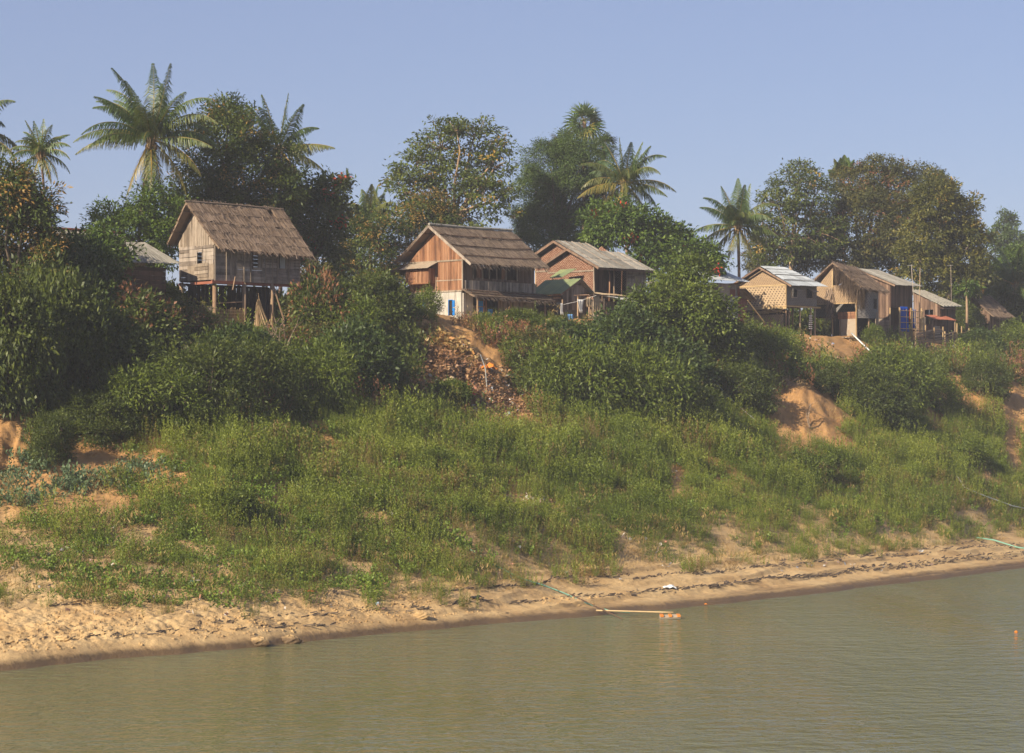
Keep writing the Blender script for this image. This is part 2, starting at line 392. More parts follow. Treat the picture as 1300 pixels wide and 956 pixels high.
def build_terrain():
    pxs = np.concatenate([np.linspace(-900, -120, 60)[:-1], np.linspace(-120, 1420, 640), np.linspace(1420, 2500, 70)[1:]])
    t = np.concatenate([np.linspace(-1.0, 0, 8)[:-1], np.linspace(0, 1, 150)[:-1], np.linspace(1, 2, 110)[:-1], np.linspace(2, 3, 60), np.array([3.01, 3.03, 3.08, 3.2, 3.5, 4.0])])
    PX, T = np.meshgrid(pxs, t, indexing='ij')
    yw, yb, ym, yt = I(PX, Yw), I(PX, Yb), I(PX, Ym), I(PX, Yt)
    far = 1100.0
    Y = np.where(T < 0, yw + T * 25, np.where(T < 1, yw - 1.2 + (yb + 1.2 - yw) * T, np.where(T < 2, yb + (ym - yb) * (T - 1), np.where(T <= 3, ym + (yt - ym) * (T - 2), yt + (far - yt) * (T - 3)))))
    Y = np.where(T < 0, yw - 1.2 + T * 25, Y)
    Z = ground(PX, Y); X = (PX - CX) / F * Y
    n, m = PX.shape
    V = np.stack([X, Y, Z], -1).reshape(-1, 3)
    i, j = np.meshgrid(np.arange(n - 1), np.arange(m - 1), indexing='ij')
    a = (i * m + j).ravel()
    Fc = np.stack([a, a + m, a + m + 1, a + 1], -1)
    me = bpy.data.meshes.new('river_bank')
    me.vertices.add(len(V)); me.loops.add(len(Fc) * 4); me.polygons.add(len(Fc))
    me.vertices.foreach_set('co', V.astype(np.float32).ravel()); me.loops.foreach_set('vertex_index', Fc.astype(np.int32).ravel())
    me.polygons.foreach_set('loop_start', np.arange(0, len(Fc) * 4, 4, dtype=np.int32))
    me.polygons.foreach_set('use_smooth', np.ones(len(Fc), dtype=bool))
    me.update()
    m_, nt, out = new_mat('sandy_earth')
    tc = nt.nodes.new('ShaderNodeTexCoord'); v = tc.outputs['Object']
    sep = nt.nodes.new('ShaderNodeSeparateXYZ'); nt.links.new(v, sep.inputs[0])
    n1 = noise_(nt, 0.35, 6, 0.65, v); n2 = noise_(nt, 3.0, 5, 0.7, v); n3 = noise_(nt, 14.0, 4, 0.7, v)
    base = ramp_(nt, n1, [(0.3, (0.34, 0.215, 0.095)), (0.5, (0.45, 0.305, 0.145)), (0.7, (0.50, 0.36, 0.185))])
    base = mix_(nt, math_(nt, 'MULTIPLY', math_(nt, 'SUBTRACT', n2, 0.52, True), 3.0, True), base, (0.20, 0.125, 0.065))
    base = mix_(nt, math_(nt, 'MULTIPLY', math_(nt, 'SUBTRACT', n3, 0.58, True), 3.5, True), base, (0.13, 0.085, 0.05))
    # redder subsoil higher up the bank
    hi_ = math_(nt, 'MULTIPLY', math_(nt, 'SUBTRACT', sep.outputs[2], 3.5), 0.5, True)
    base = mix_(nt, hi_, base, mix_(nt, 1.0, base, (1.04, .84, .66), 'MULTIPLY'))
    # upper bank: leaf litter between the plants
    up = math_(nt, 'MULTIPLY', math_(nt, 'SUBTRACT', math_(nt, 'ADD', sep.outputs[2], math_(nt, 'MULTIPLY', n1, 3.0)), 3.4, True), 0.6, True)
    litter = ramp_(nt, n2, [(0.35, (0.075, 0.055, 0.028)), (0.65, (0.24, 0.15, 0.075))])
    base = mix_(nt, math_(nt, 'MULTIPLY', up, 0.45), base, litter)
    # wet strip at the water's edge
    wz = math_(nt, 'ADD', sep.outputs[2], math_(nt, 'MULTIPLY', math_(nt, 'SUBTRACT', n2, 0.5), 0.35))
    wet = math_(nt, 'SUBTRACT', 1.0, math_(nt, 'MULTIPLY', math_(nt, 'SUBTRACT', wz, 0.17), 5.5), True)
    wet = math_(nt, 'MINIMUM', math_(nt, 'MAXIMUM', wet, 0.0), 1.0)
    base = mix_(nt, wet, base, (0.115, 0.074, 0.037))
    b = N(nt, 'ShaderNodeBsdfPrincipled'); nt.links.new(base, b.inputs['Base Color'])
    b.inputs['Specular IOR Level'].default_value = 0.2
    nt.links.new(math_(nt, 'SUBTRACT', 0.95, math_(nt, 'MULTIPLY', wet, 0.4)), b.inputs['Roughness'])
    bn = N(nt, 'ShaderNodeBump'); bn.inputs['Strength'].default_value = 0.7; bn.inputs['Distance'].default_value = 0.08
    nt.links.new(noise_(nt, 6.0, 6, 0.7, v), bn.inputs['Height']); nt.links.new(bn.outputs[0], b.inputs['Normal'])
    nt.links.new(b.outputs[0], out.inputs[0])
    me.materials.append(m_)
    o = bpy.data.objects.new('river_bank', me); COL.objects.link(o); o['kind'] = 'structure'

def build_water():
    me = bpy.data.meshes.new('river')
    me.from_pydata([(-700, -350, 0), (1300, -350, 0), (1300, 1150, 0), (-700, 1150, 0)], [], [(0, 1, 2, 3)])
    m_, nt, out = new_mat('muddy_river')
    tc = nt.nodes.new('ShaderNodeTexCoord'); v = tc.outputs['Object']
    mp = nt.nodes.new('ShaderNodeMapping'); mp.inputs['Rotation'].default_value = (0, 0, math.radians(-18)); mp.inputs['Scale'].default_value = (0.7, 1.0, 1)
    nt.links.new(v, mp.inputs['Vector']); w = mp.outputs[0]
    mp2 = nt.nodes.new('ShaderNodeMapping'); mp2.inputs['Rotation'].default_value = (0, 0, math.radians(-30)); mp2.inputs['Scale'].default_value = (0.06, 0.45, 1)
    nt.links.new(v, mp2.inputs['Vector'])
    h = math_(nt, 'ADD', math_(nt, 'MULTIPLY', noise_(nt, 1.6, 3, 0.6, w), 0.5), math_(nt, 'MULTIPLY', noise_(nt, 1.0, 3, 0.5, mp2.outputs[0]), 0.35))
    colr = ramp_(nt, noise_(nt, 0.03, 3, 0.5, v), [(0.35, (0.115, 0.116, 0.052)), (0.65, (0.142, 0.142, 0.072))])
    b = N(nt, 'ShaderNodeBsdfPrincipled'); nt.links.new(colr, b.inputs['Base Color'])
    mp3 = nt.nodes.new('ShaderNodeMapping'); mp3.inputs['Rotation'].default_value = (0, 0, math.radians(-52)); mp3.inputs['Scale'].default_value = (0.16, 0.025, 1)
    nt.links.new(v, mp3.inputs['Vector'])
    calm = noise_(nt, 1.0, 4, 0.55, mp3.outputs[0], 0.6)          # slicks and wind-ruffled lanes along the current
    nt.links.new(ramp_(nt, calm, [(0.40, (.06,) * 3), (0.62, (.20,) * 3)]), b.inputs['Roughness'])
    b.inputs['IOR'].default_value = 1.33; b.inputs['Specular IOR Level'].default_value = 0.5
    bn = N(nt, 'ShaderNodeBump'); bn.inputs['Strength'].default_value = 0.65; bn.inputs['Distance'].default_value = 0.5
    nt.links.new(h, bn.inputs['Height']); nt.links.new(bn.outputs[0], b.inputs['Normal'])
    nt.links.new(ramp_(nt, calm, [(0.38, (.30,) * 3), (0.62, (.85,) * 3)]), bn.inputs['Strength'])
    nt.links.new(b.outputs[0], out.inputs[0])
    me.materials.append(m_)
    o = bpy.data.objects.new('river', me); COL.objects.link(o); o['kind'] = 'structure'
# ------------------------------------------------------------------ foliage
def leaf_quads(C, D, Nn, L, W, fold=0.0):
    """kite-shaped leaves: base, side, tip, side"""
    D = unit(D); S = unit(np.cross(D, Nn)); Up = np.cross(S, D)
    L = L[:, None]; W = W[:, None]
    base = C; tip = C + D * L
    mid = C + D * L * 0.42 + Up * L * 0.06
    return np.stack([base, mid + S * W * 0.5, tip - Up * L * 0.08, mid - S * W * 0.5], 1)

def rand_dir(n, up=0.0):
    d = rng.normal(size=(n, 3)); d[:, 2] += up
    return unit(d)

def clumped(C, Nc, per, cr, ll, lw, droop=0.15, spread=0.8, flower=0.0, tone=0.62, flat=0.7, out=0.5):
    """leaves gathered in clumps at C facing Nc"""
    n = len(C); k = int(per * 1.45); ll = ll * 1.2; lw = lw * 1.35
    i = np.repeat(np.arange(n), k)
    off = rng.normal(size=(n * k, 3)) * cr * 0.55 * np.array([1, 1, flat])
    c = C[i] + off
    d = unit(Nc[i] * out + unit(off) * 0.5 + rng.normal(size=(n * k, 3)) * spread * 0.55 + np.array([0, 0, -droop]))
    nn = unit(Nc[i] * 0.5 + np.array([0, 0, 0.7]) + rng.normal(size=(n * k, 3)) * 0.45)
    L = ll * rng.uniform(0.65, 1.3, n * k); W = lw * rng.uniform(0.7, 1.25, n * k)
    q = leaf_quads(c, d, nn, L, W)
    rc = np.clip(rng.normal(0.5, 0.22, n), 0, 1)
    r = rc[i] * tone + rng.random(n * k) * (1 - tone)
    kind = np.zeros(n * k)
    if flower > 0:
        fc = rng.random(n) < flower
        sel = fc[i] & (rng.random(n * k) < 0.85) & ((off * Nc[i]).sum(1) > -0.1 * cr)
        kind[sel] = 1
    return q, r, kind

def lobes_points(lobes, dens, inner=0.18, keep=0.72):
    """points over the shells of ellipsoid lobes, not inside their neighbours"""
    Cs = np.array([l[:3] for l in lobes]); Rs = np.array([[l[3], l[4], l[5]] for l in lobes])
    pts, nrm = [], []
    for k in range(len(lobes)):
        area = 4 * math.pi * (Rs[k].prod() ** (2 / 3))
        n = max(6, int(area * dens * 1.55))
        d = rand_dir(n, 0.15)
        rr = np.where(rng.random(n) < inner, rng.uniform(0.35, 0.8, n), rng.uniform(0.78, 1.12, n))
        # uneven outline: some directions bulge, some are cut in
        bul = 1 + 0.22 * np.sin(d[:, 0] * 5.1 + k) * np.sin(d[:, 2] * 4.3 + 2 * k) + 0.12 * np.sin(d[:, 1] * 7 + k)
        p = Cs[k] + d * Rs[k] * (rr * bul)[:, None]
        ok = np.ones(n, bool)
        for j in range(len(lobes)):
            if j != k:
                ok &= (((p - Cs[j]) / Rs[j]) ** 2).sum(1) > keep ** 2
        pts.append(p[ok]); nrm.append(d[ok])
    return np.concatenate(pts), np.concatenate(nrm)

def limb_mesh(base, lobes, r0, mb=None, clumps=None, twigs=0, lean=0.0):
    mb = mb or MB()
    base = Vector(base)
    Cs = [Vector(l[:3]) for l in lobes]
    cen = sum(Cs, Vector()) / len(Cs)
    low = min(l[2] - l[5] for l in lobes)
    fork = Vector((base.x * 0.35 + cen.x * 0.65, base.y * 0.35 + cen.y * 0.65, max(base.z + 0.8, min(cen.z - 0.6, low + 0.25 * (cen.z - low)))))
    pts = [base.lerp(fork, t) + Vector((random.uniform(-1, 1), random.uniform(-1, 1), 0)) * r0 * 0.6 * (0 < t < 1) for t in (0, .25, .5, .75, 1)]
    mb.tube(pts, [r0 * 1.35, r0 * 1.05, r0 * .95, r0 * .85, r0 * .75], 9)
    ends = []
    for c in Cs:
        a, b = fork, c
        m1 = a.lerp(b, 0.4) + Vector((random.uniform(-.3, .3), random.uniform(-.3, .3), random.uniform(0, .4)))
        m2 = a.lerp(b, 0.75) + Vector((random.uniform(-.3, .3), random.uniform(-.3, .3), random.uniform(-.1, .3)))
        mb.tube([a, m1, m2, b], [r0 * .5, r0 * .38, r0 * .26, r0 * .15], 6); ends.append(b); ends.append(m2)
    if clumps is not None and twigs:
        for i in rng.choice(len(clumps), min(twigs, len(clumps)), replace=False):
            p = Vector(clumps[i]); e = min(ends, key=lambda q: (q - p).length)
            mid = e.lerp(p, 0.55) + Vector((random.uniform(-.15, .15), random.uniform(-.15, .15), random.uniform(0, .25)))
            mb.tube([e, mid, p], [r0 * .14, r0 * .09, 0.012], 4)
    return mb

def tree(name, label, cat, Y, px_base, lobes_px, mat, ll=0.2, lw=0.075, dens=2.0, per=34, cr=0.5, flower=0.0, droop=0.2, trunk=0.22, twigs=40, group=None, depth=0.9, inner=0.18, flat=0.7, keep=0.72, base=None, barkm='bark', jit=1.0, tone=0.62):
    """lobes_px: crown lumps measured in the photo as (px, py, radius), each at its own distance round Y"""
    b = on(px_base, Y) if base is None else np.array(base)
    root = thing(name, label, cat, b, 0, group)
    lob = []
    for i, l in enumerate(lobes_px):
        y = Y + (rng.uniform(-1, 1) * l[2] * Y / F * 0.8 * jit)
        c = P(l[0], l[1], y) - b; r = l[2] * y / F
        lob.append((c[0], c[1], c[2], r * rng.uniform(.92, 1.08), r * depth * rng.uniform(.9, 1.1), r * rng.uniform(.88, 1.05)))
    pts, nrm = lobes_points(lob, dens, inner, keep)
    z0 = 0.15
    ok = pts[:, 2] > z0; pts, nrm = pts[ok], nrm[ok]
    q, r, k = clumped(pts, nrm, per, cr, ll, lw, droop, flower=flower, flat=flat, tone=tone)
    quads_obj('crown', q, r, k, M[mat], root)
    limb_mesh((0, 0, -0.5), lob, trunk, clumps=pts, twigs=twigs).build('trunk', barkm, root, True)
    return root

M['lf_mango'] = leaf_mat('mango_leaves', (0.020, 0.036, 0.009), (0.048, 0.080, 0.017), (0.120, 0.150, 0.030), (0.32, 0.165, 0.045), (0.27, 0.20, 0.055))
M['lf_dark'] = leaf_mat('dark_leaves', (0.018, 0.034, 0.010), (0.038, 0.068, 0.018), (0.085, 0.125, 0.028), (0.25, 0.10, 0.05), (0.18, 0.08, 0.04))
M['lf_red'] = leaf_mat('red_flowering_leaves', (0.022, 0.036, 0.010), (0.050, 0.080, 0.020), (0.115, 0.140, 0.035), (0.60, 0.055, 0.025), (0.50, 0.10, 0.04))
M['lf_airy'] = leaf_mat('yellowing_leaves', (0.030, 0.048, 0.012), (0.062, 0.095, 0.020), (0.140, 0.165, 0.030), (0.44, 0.27, 0.05), (0.30, 0.19, 0.04))
M['lf_feather'] = leaf_mat('feathery_leaves', (0.024, 0.046, 0.014), (0.050, 0.092, 0.024), (0.098, 0.150, 0.036), (0.2, 0.15, 0.04))
M['lf_broad'] = leaf_mat('broad_green_leaves', (0.028, 0.055, 0.010), (0.060, 0.110, 0.018), (0.125, 0.190, 0.030), (0.55, 0.06, 0.03))
M['lf_gold'] = leaf_mat('golden_tinged_leaves', (0.032, 0.046, 0.012), (0.078, 0.092, 0.020), (0.190, 0.175, 0.035), (0.30, 0.22, 0.04), (0.34, 0.17, 0.05))
M['lf_rust'] = leaf_mat('rust_brown_leaves', (0.030, 0.044, 0.012), (0.066, 0.078, 0.022), (0.145, 0.130, 0.035), (0.26, 0.105, 0.05), (0.20, 0.10, 0.05))
M['lf_bush'] = leaf_mat('scrub_leaves', (0.022, 0.036, 0.008), (0.050, 0.076, 0.015), (0.110, 0.140, 0.026), (0.21, 0.115, 0.055), (0.25, 0.10, 0.05))
M['lf_bush2'] = leaf_mat('bright_scrub_leaves', (0.030, 0.050, 0.008), (0.072, 0.112, 0.016), (0.150, 0.195, 0.030), (0.24, 0.14, 0.06))
M['lf_palm'] = leaf_mat('palm_leaflets', (0.026, 0.042, 0.014), (0.060, 0.088, 0.024), (0.125, 0.150, 0.040), (0.30, 0.25, 0.04), (0.36, 0.23, 0.05), trans=0.25, rough=0.4, spec=0.5, warm=.9, lum=1.2)
M['lf_weed'] = leaf_mat('weed_leaves', (0.050, 0.066, 0.009), (0.105, 0.138, 0.017), (0.195, 0.215, 0.034), (0.24, 0.18, 0.06), (0.22, 0.12, 0.05), trans=0.35, warm=1.0, lum=1.18)
M['lf_creep'] = leaf_mat('creeper_leaves', (0.036, 0.070, 0.010), (0.078, 0.140, 0.018), (0.150, 0.220, 0.035), (0.10, 0.15, 0.09), (0.12, 0.17, 0.11), trans=0.3)
M['lf_dry'] = leaf_mat('dry_leaves', (0.11, 0.062, 0.034), (0.22, 0.13, 0.07), (0.36, 0.25, 0.145), (0.27, 0.14, 0.07), trans=0.15)
M['lf_straw'] = leaf_mat('dry_grass_blades', (0.16, 0.11, 0.045), (0.28, 0.20, 0.085), (0.40, 0.31, 0.14), trans=0.25)

# ------------------------------------------------------------------ palms
def frond_quads(d0, L, droop, ll=0.75, n=46, wind=(0, 0, 0), yellow=0.0, fold=0.5, lw=0.055, start=0.12):
    """one feather leaf from the origin: rachis quads (thin) and drooping leaflets"""
    Q, R, K = [], [], []
    d = Vector(d0).normalized(); p = Vector((0, 0, 0)); seg = 16; h = L / seg
    droop *= 1.25 if d.z < .75 else 1.0
    pts, dirs = [p.copy()], [d.copy()]
    for i in range(seg):
        t = (i + 1) / seg
        d = (d + Vector((wind[0], wind[1], wind[2] - droop * 1.25 * (0.25 + t))) * (1.6 / seg)).normalized()
        p = p + d * h; pts.append(p.copy()); dirs.append(d.copy())
    for i in range(seg):
        w0 = 0.055 * (1 - i / seg) + 0.008; w1 = 0.055 * (1 - (i + 1) / seg) + 0.008
        s = dirs[i].cross(Vector((0, 0, 1)));  s = s.normalized() if s.length > 1e-3 else Vector((1, 0, 0))
        u = s.cross(dirs[i])
        for a in (s, u):
            Q.append([pts[i] - a * w0, pts[i] + a * w0, pts[i + 1] + a * w1, pts[i + 1] - a * w1]); R.append(0.9); K.append(1.0 if yellow > .2 else 0.6)
    tone = random.uniform(0.25, 0.75)
    for j in range(n):
        t = start + (1 - start) * (j + random.uniform(-.2, .2)) / (n - 1); t = min(max(t, 0.05), 0.995)
        f = t * seg; i = min(int(f), seg - 1); a = f - i
        c = pts[i].lerp(pts[i + 1], a); dd = dirs[i].lerp(dirs[i + 1], a).normalized()
        s0 = dd.cross(Vector((0, 0, 1))); s0 = s0.normalized() if s0.length > 1e-3 else Vector((1, 0, 0))
        u0 = s0.cross(dd)
        ln = ll * (0.18 + 0.82 * math.sin(math.pi * min(1, (0.12 + 0.88 * t) ** 0.8))) * (1 - 0.35 * t)
        for sg in (-1, 1):
            ang = random.uniform(0.5, 0.8)
            l1 = (s0 * sg * math.cos(ang) + dd * math.sin(ang) + u0 * random.uniform(-0.25, 0.2) + Vector((0, 0, -.25)) + Vector((wind[0], wind[1], 0)) * 0.5).normalized()
            l2 = (l1 + Vector((0, 0, -1.0 - fold * 0.6)) * random.uniform(0.8, 1.5) * fold * 1.8 + Vector((wind[0], wind[1], 0)) * 0.4).normalized()
            m = c + l1 * ln * 0.45; e = m + l2 * ln * 0.68
            wv = dd * lw * 0.5
            Q.append([c - wv * .6, c + wv * .6, m + wv, m - wv]); Q.append([m - wv, m + wv, e + wv * .2, e - wv * .2])
            rr = min(1, max(0, tone + random.uniform(-.25, .25)))
            yk = yellow if random.random() < 0.8 else yellow * 0.4
            R += [rr, rr]; K += [yk * 0.8, yk]
    return np.array([[tuple(v) for v in q] for q in Q]), np.array(R), np.array(K)

def more_fronds(n, up=.75):
    return [(math.cos(i * 2.4) * random.uniform(.3, .95), math.sin(i * 2.4) * random.uniform(.3, .95), random.uniform(.45, up + .5), random.uniform(.8, 1.15), random.uniform(.85, 1.0), random.choice((0, 0, .15))) for i in range(n)]

def coconut(label, base_px, crown, Y, fronds, L=4.6, trunk_r=0.15, group='coconut palms', name='coconut_palm', ll=1.15, n=72, nuts=6, base=None, wind=(0, 0, 0), sheath=True):
    """fronds: (dx, dy, dz, droop, length factor, yellowness), dx to the right of the picture, dy away, dz up"""
    b = on(base_px, Y); cr = P(crown[0], crown[1], Y) - b
    root = thing(name, label, 'palm', b, 0, group)
    H = cr[2]; pts = []; rad = []
    for i in range(13):
        t = i / 12; pts.append((cr[0] * t ** 1.6, 0.25 * math.sin(t * 3), -0.6 + (H + 0.6) * t)); rad.append(trunk_r * (1.35 - 0.5 * min(1, t * 3) - 0.1 * t) * (1 + 0.04 * (i % 2)))
    pts[-1] = (cr[0], 0, H)
    MB().tube(pts, rad, 10).build('trunk', 'palm_bark', root, True)
    for f in fronds:
        q, r, k = frond_quads(f[:3], L * f[4] * random.uniform(.94, 1.06), f[3], ll, n, wind, f[5])
        o = quads_obj('frond', q, r, k, M['lf_palm'], root); o.location = tuple(cr)
    if sheath:
        mb = MB()
        for i in range(9):
            a = i * 2.4; mb.tube([(cr[0] + math.cos(a) * .06, math.sin(a) * .06, H - .45), (cr[0] + math.cos(a) * .22, math.sin(a) * .22, H - .1), (cr[0] + math.cos(a) * .34, math.sin(a) * .34, H + .3)], [.05, .07, .03], 5)
        mb.build('leaf_sheath', 'straw', root)
    for i in range(nuts):
        a = i * 2.1 + 0.3
        MB().blob((cr[0] + math.cos(a) * .3, math.sin(a) * .3, H - .35 - .12 * (i % 2)), .13, .13, .15, 8, 6, .04).build('coconut', 'orange' if False else 'bamboo', root, True)
    return root

def auto_fronds(n, lo=-0.5, hi=1.4, droop=(0.5, 1.0), bias=(0, 0), yl=-0.15):
    out = []
    for i in range(n):
        a = i * 2.39996 + random.uniform(-.2, .2); t = (i + 0.5) / n
        el = hi + (lo - hi) * t + random.uniform(-.1, .1)
        out.append((math.cos(el) * math.cos(a) + bias[0], math.cos(el) * math.sin(a), math.sin(el) + bias[1], random.uniform(*droop), random.uniform(.85, 1.08), (0.85 if (el < yl and random.random() < .6) else (0.25 if random.random() < .25 else 0))))
    return out

def fan_palm(label, base_px, crown, Y, R=1.15, n=26, group='toddy palms'):
    b = on(base_px, Y); cr = P(crown[0], crown[1], Y) - b
    root = thing('toddy_palm', label, 'palm', b, 0, group)
    MB().tube([(0, 0, -.5), (cr[0] * .3, 0, cr[2] * .4), (cr[0], 0, cr[2])], [.24, .2, .17], 9).build('trunk', 'palm_bark', root, True)
    for i in range(n):
        a = i * 2.39996; t = (i + .5) / n; el = 1.35 - 2.3 * t
        d = Vector((math.cos(el) * math.cos(a), math.cos(el) * math.sin(a), math.sin(el)))
        pet = random.uniform(.55, .95); c = d * pet + Vector((0, 0, -.1 * pet * (1 - math.sin(el))))
        s = d.cross(Vector((0, 0, 1))).normalized() if abs(d.z) < .97 else Vector((1, 0, 0)); u = s.cross(d)
        tilt = random.uniform(-1.25, 1.25); s = (s * math.cos(tilt) + u * math.sin(tilt)).normalized(); u = s.cross(d)
        Q = []; 
        w = .03
        for ax in (s, u): Q.append([Vector((0, 0, 0)) - ax * w, ax * w, c + ax * w * .6, c - ax * w * .6])
        rays = 19; R_ = [.8, .8]; K = [.7, .7]; tone = random.uniform(.35, .75); old = 0.5 if el < -.6 and random.random() < .3 else 0
        for j in range(rays):
            an = -1.85 + 3.7 * j / (rays - 1)
            r = R * (0.75 + .25 * math.cos(an * .7)) * random.uniform(.92, 1.06)
            dd = (d * math.cos(an) + s * math.sin(an) + u * .12 * (1 if j % 2 else -1)).normalized()
            pp = dd.cross(u).normalized() * .055
            m = c + dd * r * .6; e = c + dd * r + Vector((0, 0, -.16 * r))
            Q.append([c - pp * .3, c + pp * .3, m + pp, m - pp]); Q.append([m - pp, m + pp, e + pp * .15, e - pp * .15])
            R_ += [tone + random.uniform(-.2, .2)] * 2; K += [old] * 2
        o = quads_obj('fan_leaf', np.array([[tuple(v) for v in q] for q in Q]), np.array(R_), np.array(K), M['lf_palm'], root)
        o.location = tuple(cr)
    return root

# ------------------------------------------------------------------ bushes: a few shapes, copied
def bush_proto(mat, w=4.0, h=2.6, nl=8, ll=0.17, lw=0.07, dens=2.6, per=30, cr=0.42, flower=0.0, droop=0.1, spiky=0.0, flat=.7):
    lob = []
    for i in range(nl):
        a = 2.4 * i + random.uniform(-.3, .3); rr = (i / nl) ** .5 * w * .36
        r = random.uniform(.24, .34) * w * (1 - .35 * i / nl)
        z = max(.15 * h, h * random.uniform(.25, .78) * (1 - .55 * (rr / (w * .5)) ** 2) - r * .12)
        lob.append((rr * math.cos(a), rr * math.sin(a), z, r, r, r * .85 * h / (w * .65)))
    pts, nrm = lobes_points(lob, dens, .15, .75)
    ok = pts[:, 2] > -.3; pts, nrm = pts[ok], nrm[ok]
    q, r, k = clumped(pts, nrm, per, cr, ll, lw, droop, flower=flower, flat=flat)
    if spiky:
        m = int(len(pts) * spiky); idx = rng.choice(len(pts), m)
        # long arching sprays standing out of the outline
        c = np.repeat(pts[idx], 14, 0); t = np.tile(np.linspace(0, 1, 14), m)[:, None]
        d = np.repeat(unit(nrm[idx] + np.array([0, 0, .7]) + rng.normal(size=(m, 3)) * .4), 14, 0)
        ln = np.repeat(rng.uniform(.5, 1.1, m), 14)[:, None]
        c = c + d * ln * t - np.array([0, 0, .25]) * (t * t) * ln
        q2 = leaf_quads(c, unit(d * .6 + rng.normal(size=c.shape) * .6), rand_dir(len(c), .6), np.full(len(c), ll * .9), np.full(len(c), lw * .8))
        q = np.concatenate([q, q2]); r = np.concatenate([r, rng.uniform(.4, 1, len(q2))]); k = np.concatenate([k, np.zeros(len(q2))])
    mb = MB()
    for i in range(9):
        l = lob[i % nl]; a = i * 2.4
        mb.tube([(math.cos(a) * .25, math.sin(a) * .25, -.5), (l[0] * .5 + math.cos(a) * .2, l[1] * .5, l[2] * .5), (l[0] + random.uniform(-.3, .3), l[1] + random.uniform(-.3, .3), l[2] + l[5] * .6)], [.05, .035, .012], 5)
    fol = bpy.data.meshes
    root = bpy.data.objects.new('bush', None)
    f = quads_obj('foliage', q, r, k, M[mat]); s = mb.build('branches', 'deadwood')
    COL.objects.unlink(f); COL.objects.unlink(s)
    w = float(np.percentile(np.abs(q[:, 2, :2]), 97)) * 2; h = float(np.percentile(q[:, 2, 2], 98))
    return dict(f=f, s=s, w=w, h=h)

BP = {}
def bush(kind, px, py, wpx, hpx, label, cat='bush', group='bushes on the river bank', name='bush', Y=None, rz=None):
    b = at(px, py) if Y is None else on(px, Y)
    s = b[1] / F; v = random.choice(BP[kind])
    root = thing(name, label, cat, b, random.uniform(0, 6.28) if rz is None else rz, group)
    k = wpx * s / v['w']; kz = hpx * s / v['h']
    root.scale = (k, k, kz)
    for nm in ('f', 's'):
        c = v[nm].copy(); COL.objects.link(c); c.parent = root
    return root

# ------------------------------------------------------------------ ground cover
def weed_template(nst=6, per=11, h=1.0, sp=0.28, ll=0.115, lw=0.04):
    Q, R = [], []
    for s in range(nst):
        a = rng.uniform(0, 6.28); lean = rng.uniform(.05, .35); hh = h * rng.uniform(.6, 1.05)
        b = np.array([math.cos(a), math.sin(a), 0]) * sp * rng.uniform(0, 1)
        top = b + np.array([math.cos(a) * lean, math.sin(a) * lean, hh])
        t = np.linspace(.12, 1, per); c = b + (top - b) * t[:, None]
        az = np.arange(per) * 2.4 + a
        d = np.stack([np.cos(az), np.sin(az), np.full(per, .55) + t * .9], 1)
        q = leaf_quads(c, d, rand_dir(per, 1.2), ll * (1.2 - .5 * t) * rng.uniform(.8, 1.2, per), lw * rng.uniform(.8, 1.2, per))
        Q.append(q); R.append(.25 + .55 * t)
    return np.concatenate(Q), np.concatenate(R)

def scatter(name, T, pos, scale, hs, rot, tone, kind, mat):
    """plant each template T[i] at pos: one merged object, used for uncountable ground cover"""
    n = len(pos); ti = rng.integers(0, len(T), n); Qs, Rs, Ks = [], [], []
    for k in range(len(T)):
        s = np.where(ti == k)[0]
        if len(s) == 0: continue
        q, r = T[k]
        c, sn = np.cos(rot[s])[:, None, None], np.sin(rot[s])[:, None, None]
        x = q[None, ..., 0] * c - q[None, ..., 1] * sn; y = q[None, ..., 0] * sn + q[None, ..., 1] * c
        z = np.broadcast_to(q[None, ..., 2], x.shape) * (scale[s] * hs[s])[:, None, None]
        o = np.stack([x * scale[s][:, None, None], y * scale[s][:, None, None], z], -1) + pos[s][:, None, None, :]
        Qs.append(o.reshape(-1, 4, 3))
        Rs.append((r[None] * .55 + tone[s][:, None] * .55 - .06 + rng.normal(0, .07, (len(s), len(r)))).ravel())
        Ks.append(np.repeat(kind[s], len(r)))
    o = quads_obj(name, np.concatenate(Qs), np.concatenate(Rs), np.concatenate(Ks), M[mat]); o['kind'] = 'stuff'
    return o

def sample_bank(n, px0=-160, px1=1460, t0=-.12, t1=1.0):
    """points spread evenly in area over the planted slope"""
    px = rng.uniform(px0, px1, n * 3); f = rng.uniform(0, 1, n * 3)
    yb, yt = I(px, Yb), I(px, Yt)
    Y = yb + (yt - yb) * (t0 + (t1 - t0) * f)
    w = Y * (yt - yb); keep = rng.random(n * 3) < w / w.max()
    px, Y = px[keep][:n], Y[keep][:n]
    z = ground(px, Y); X = (px - CX) / F * Y
    py = HY - (z - CH) / Y * F
    return px, py, np.stack([X, Y, z], 1)
def ell(px, py, E):
    """soft sum of tilted ellipses (cx, cy, rx, ry, tilt in pixels per pixel)"""
    o = np.zeros_like(px)
    for cx, cy, rx, ry, t in E:
        dx = px - cx; dy = py - cy - dx * t
        o = np.maximum(o, np.clip(1.6 - 1.3 * np.sqrt((dx / rx) ** 2 + (dy / ry) ** 2), 0, 1))
    return o
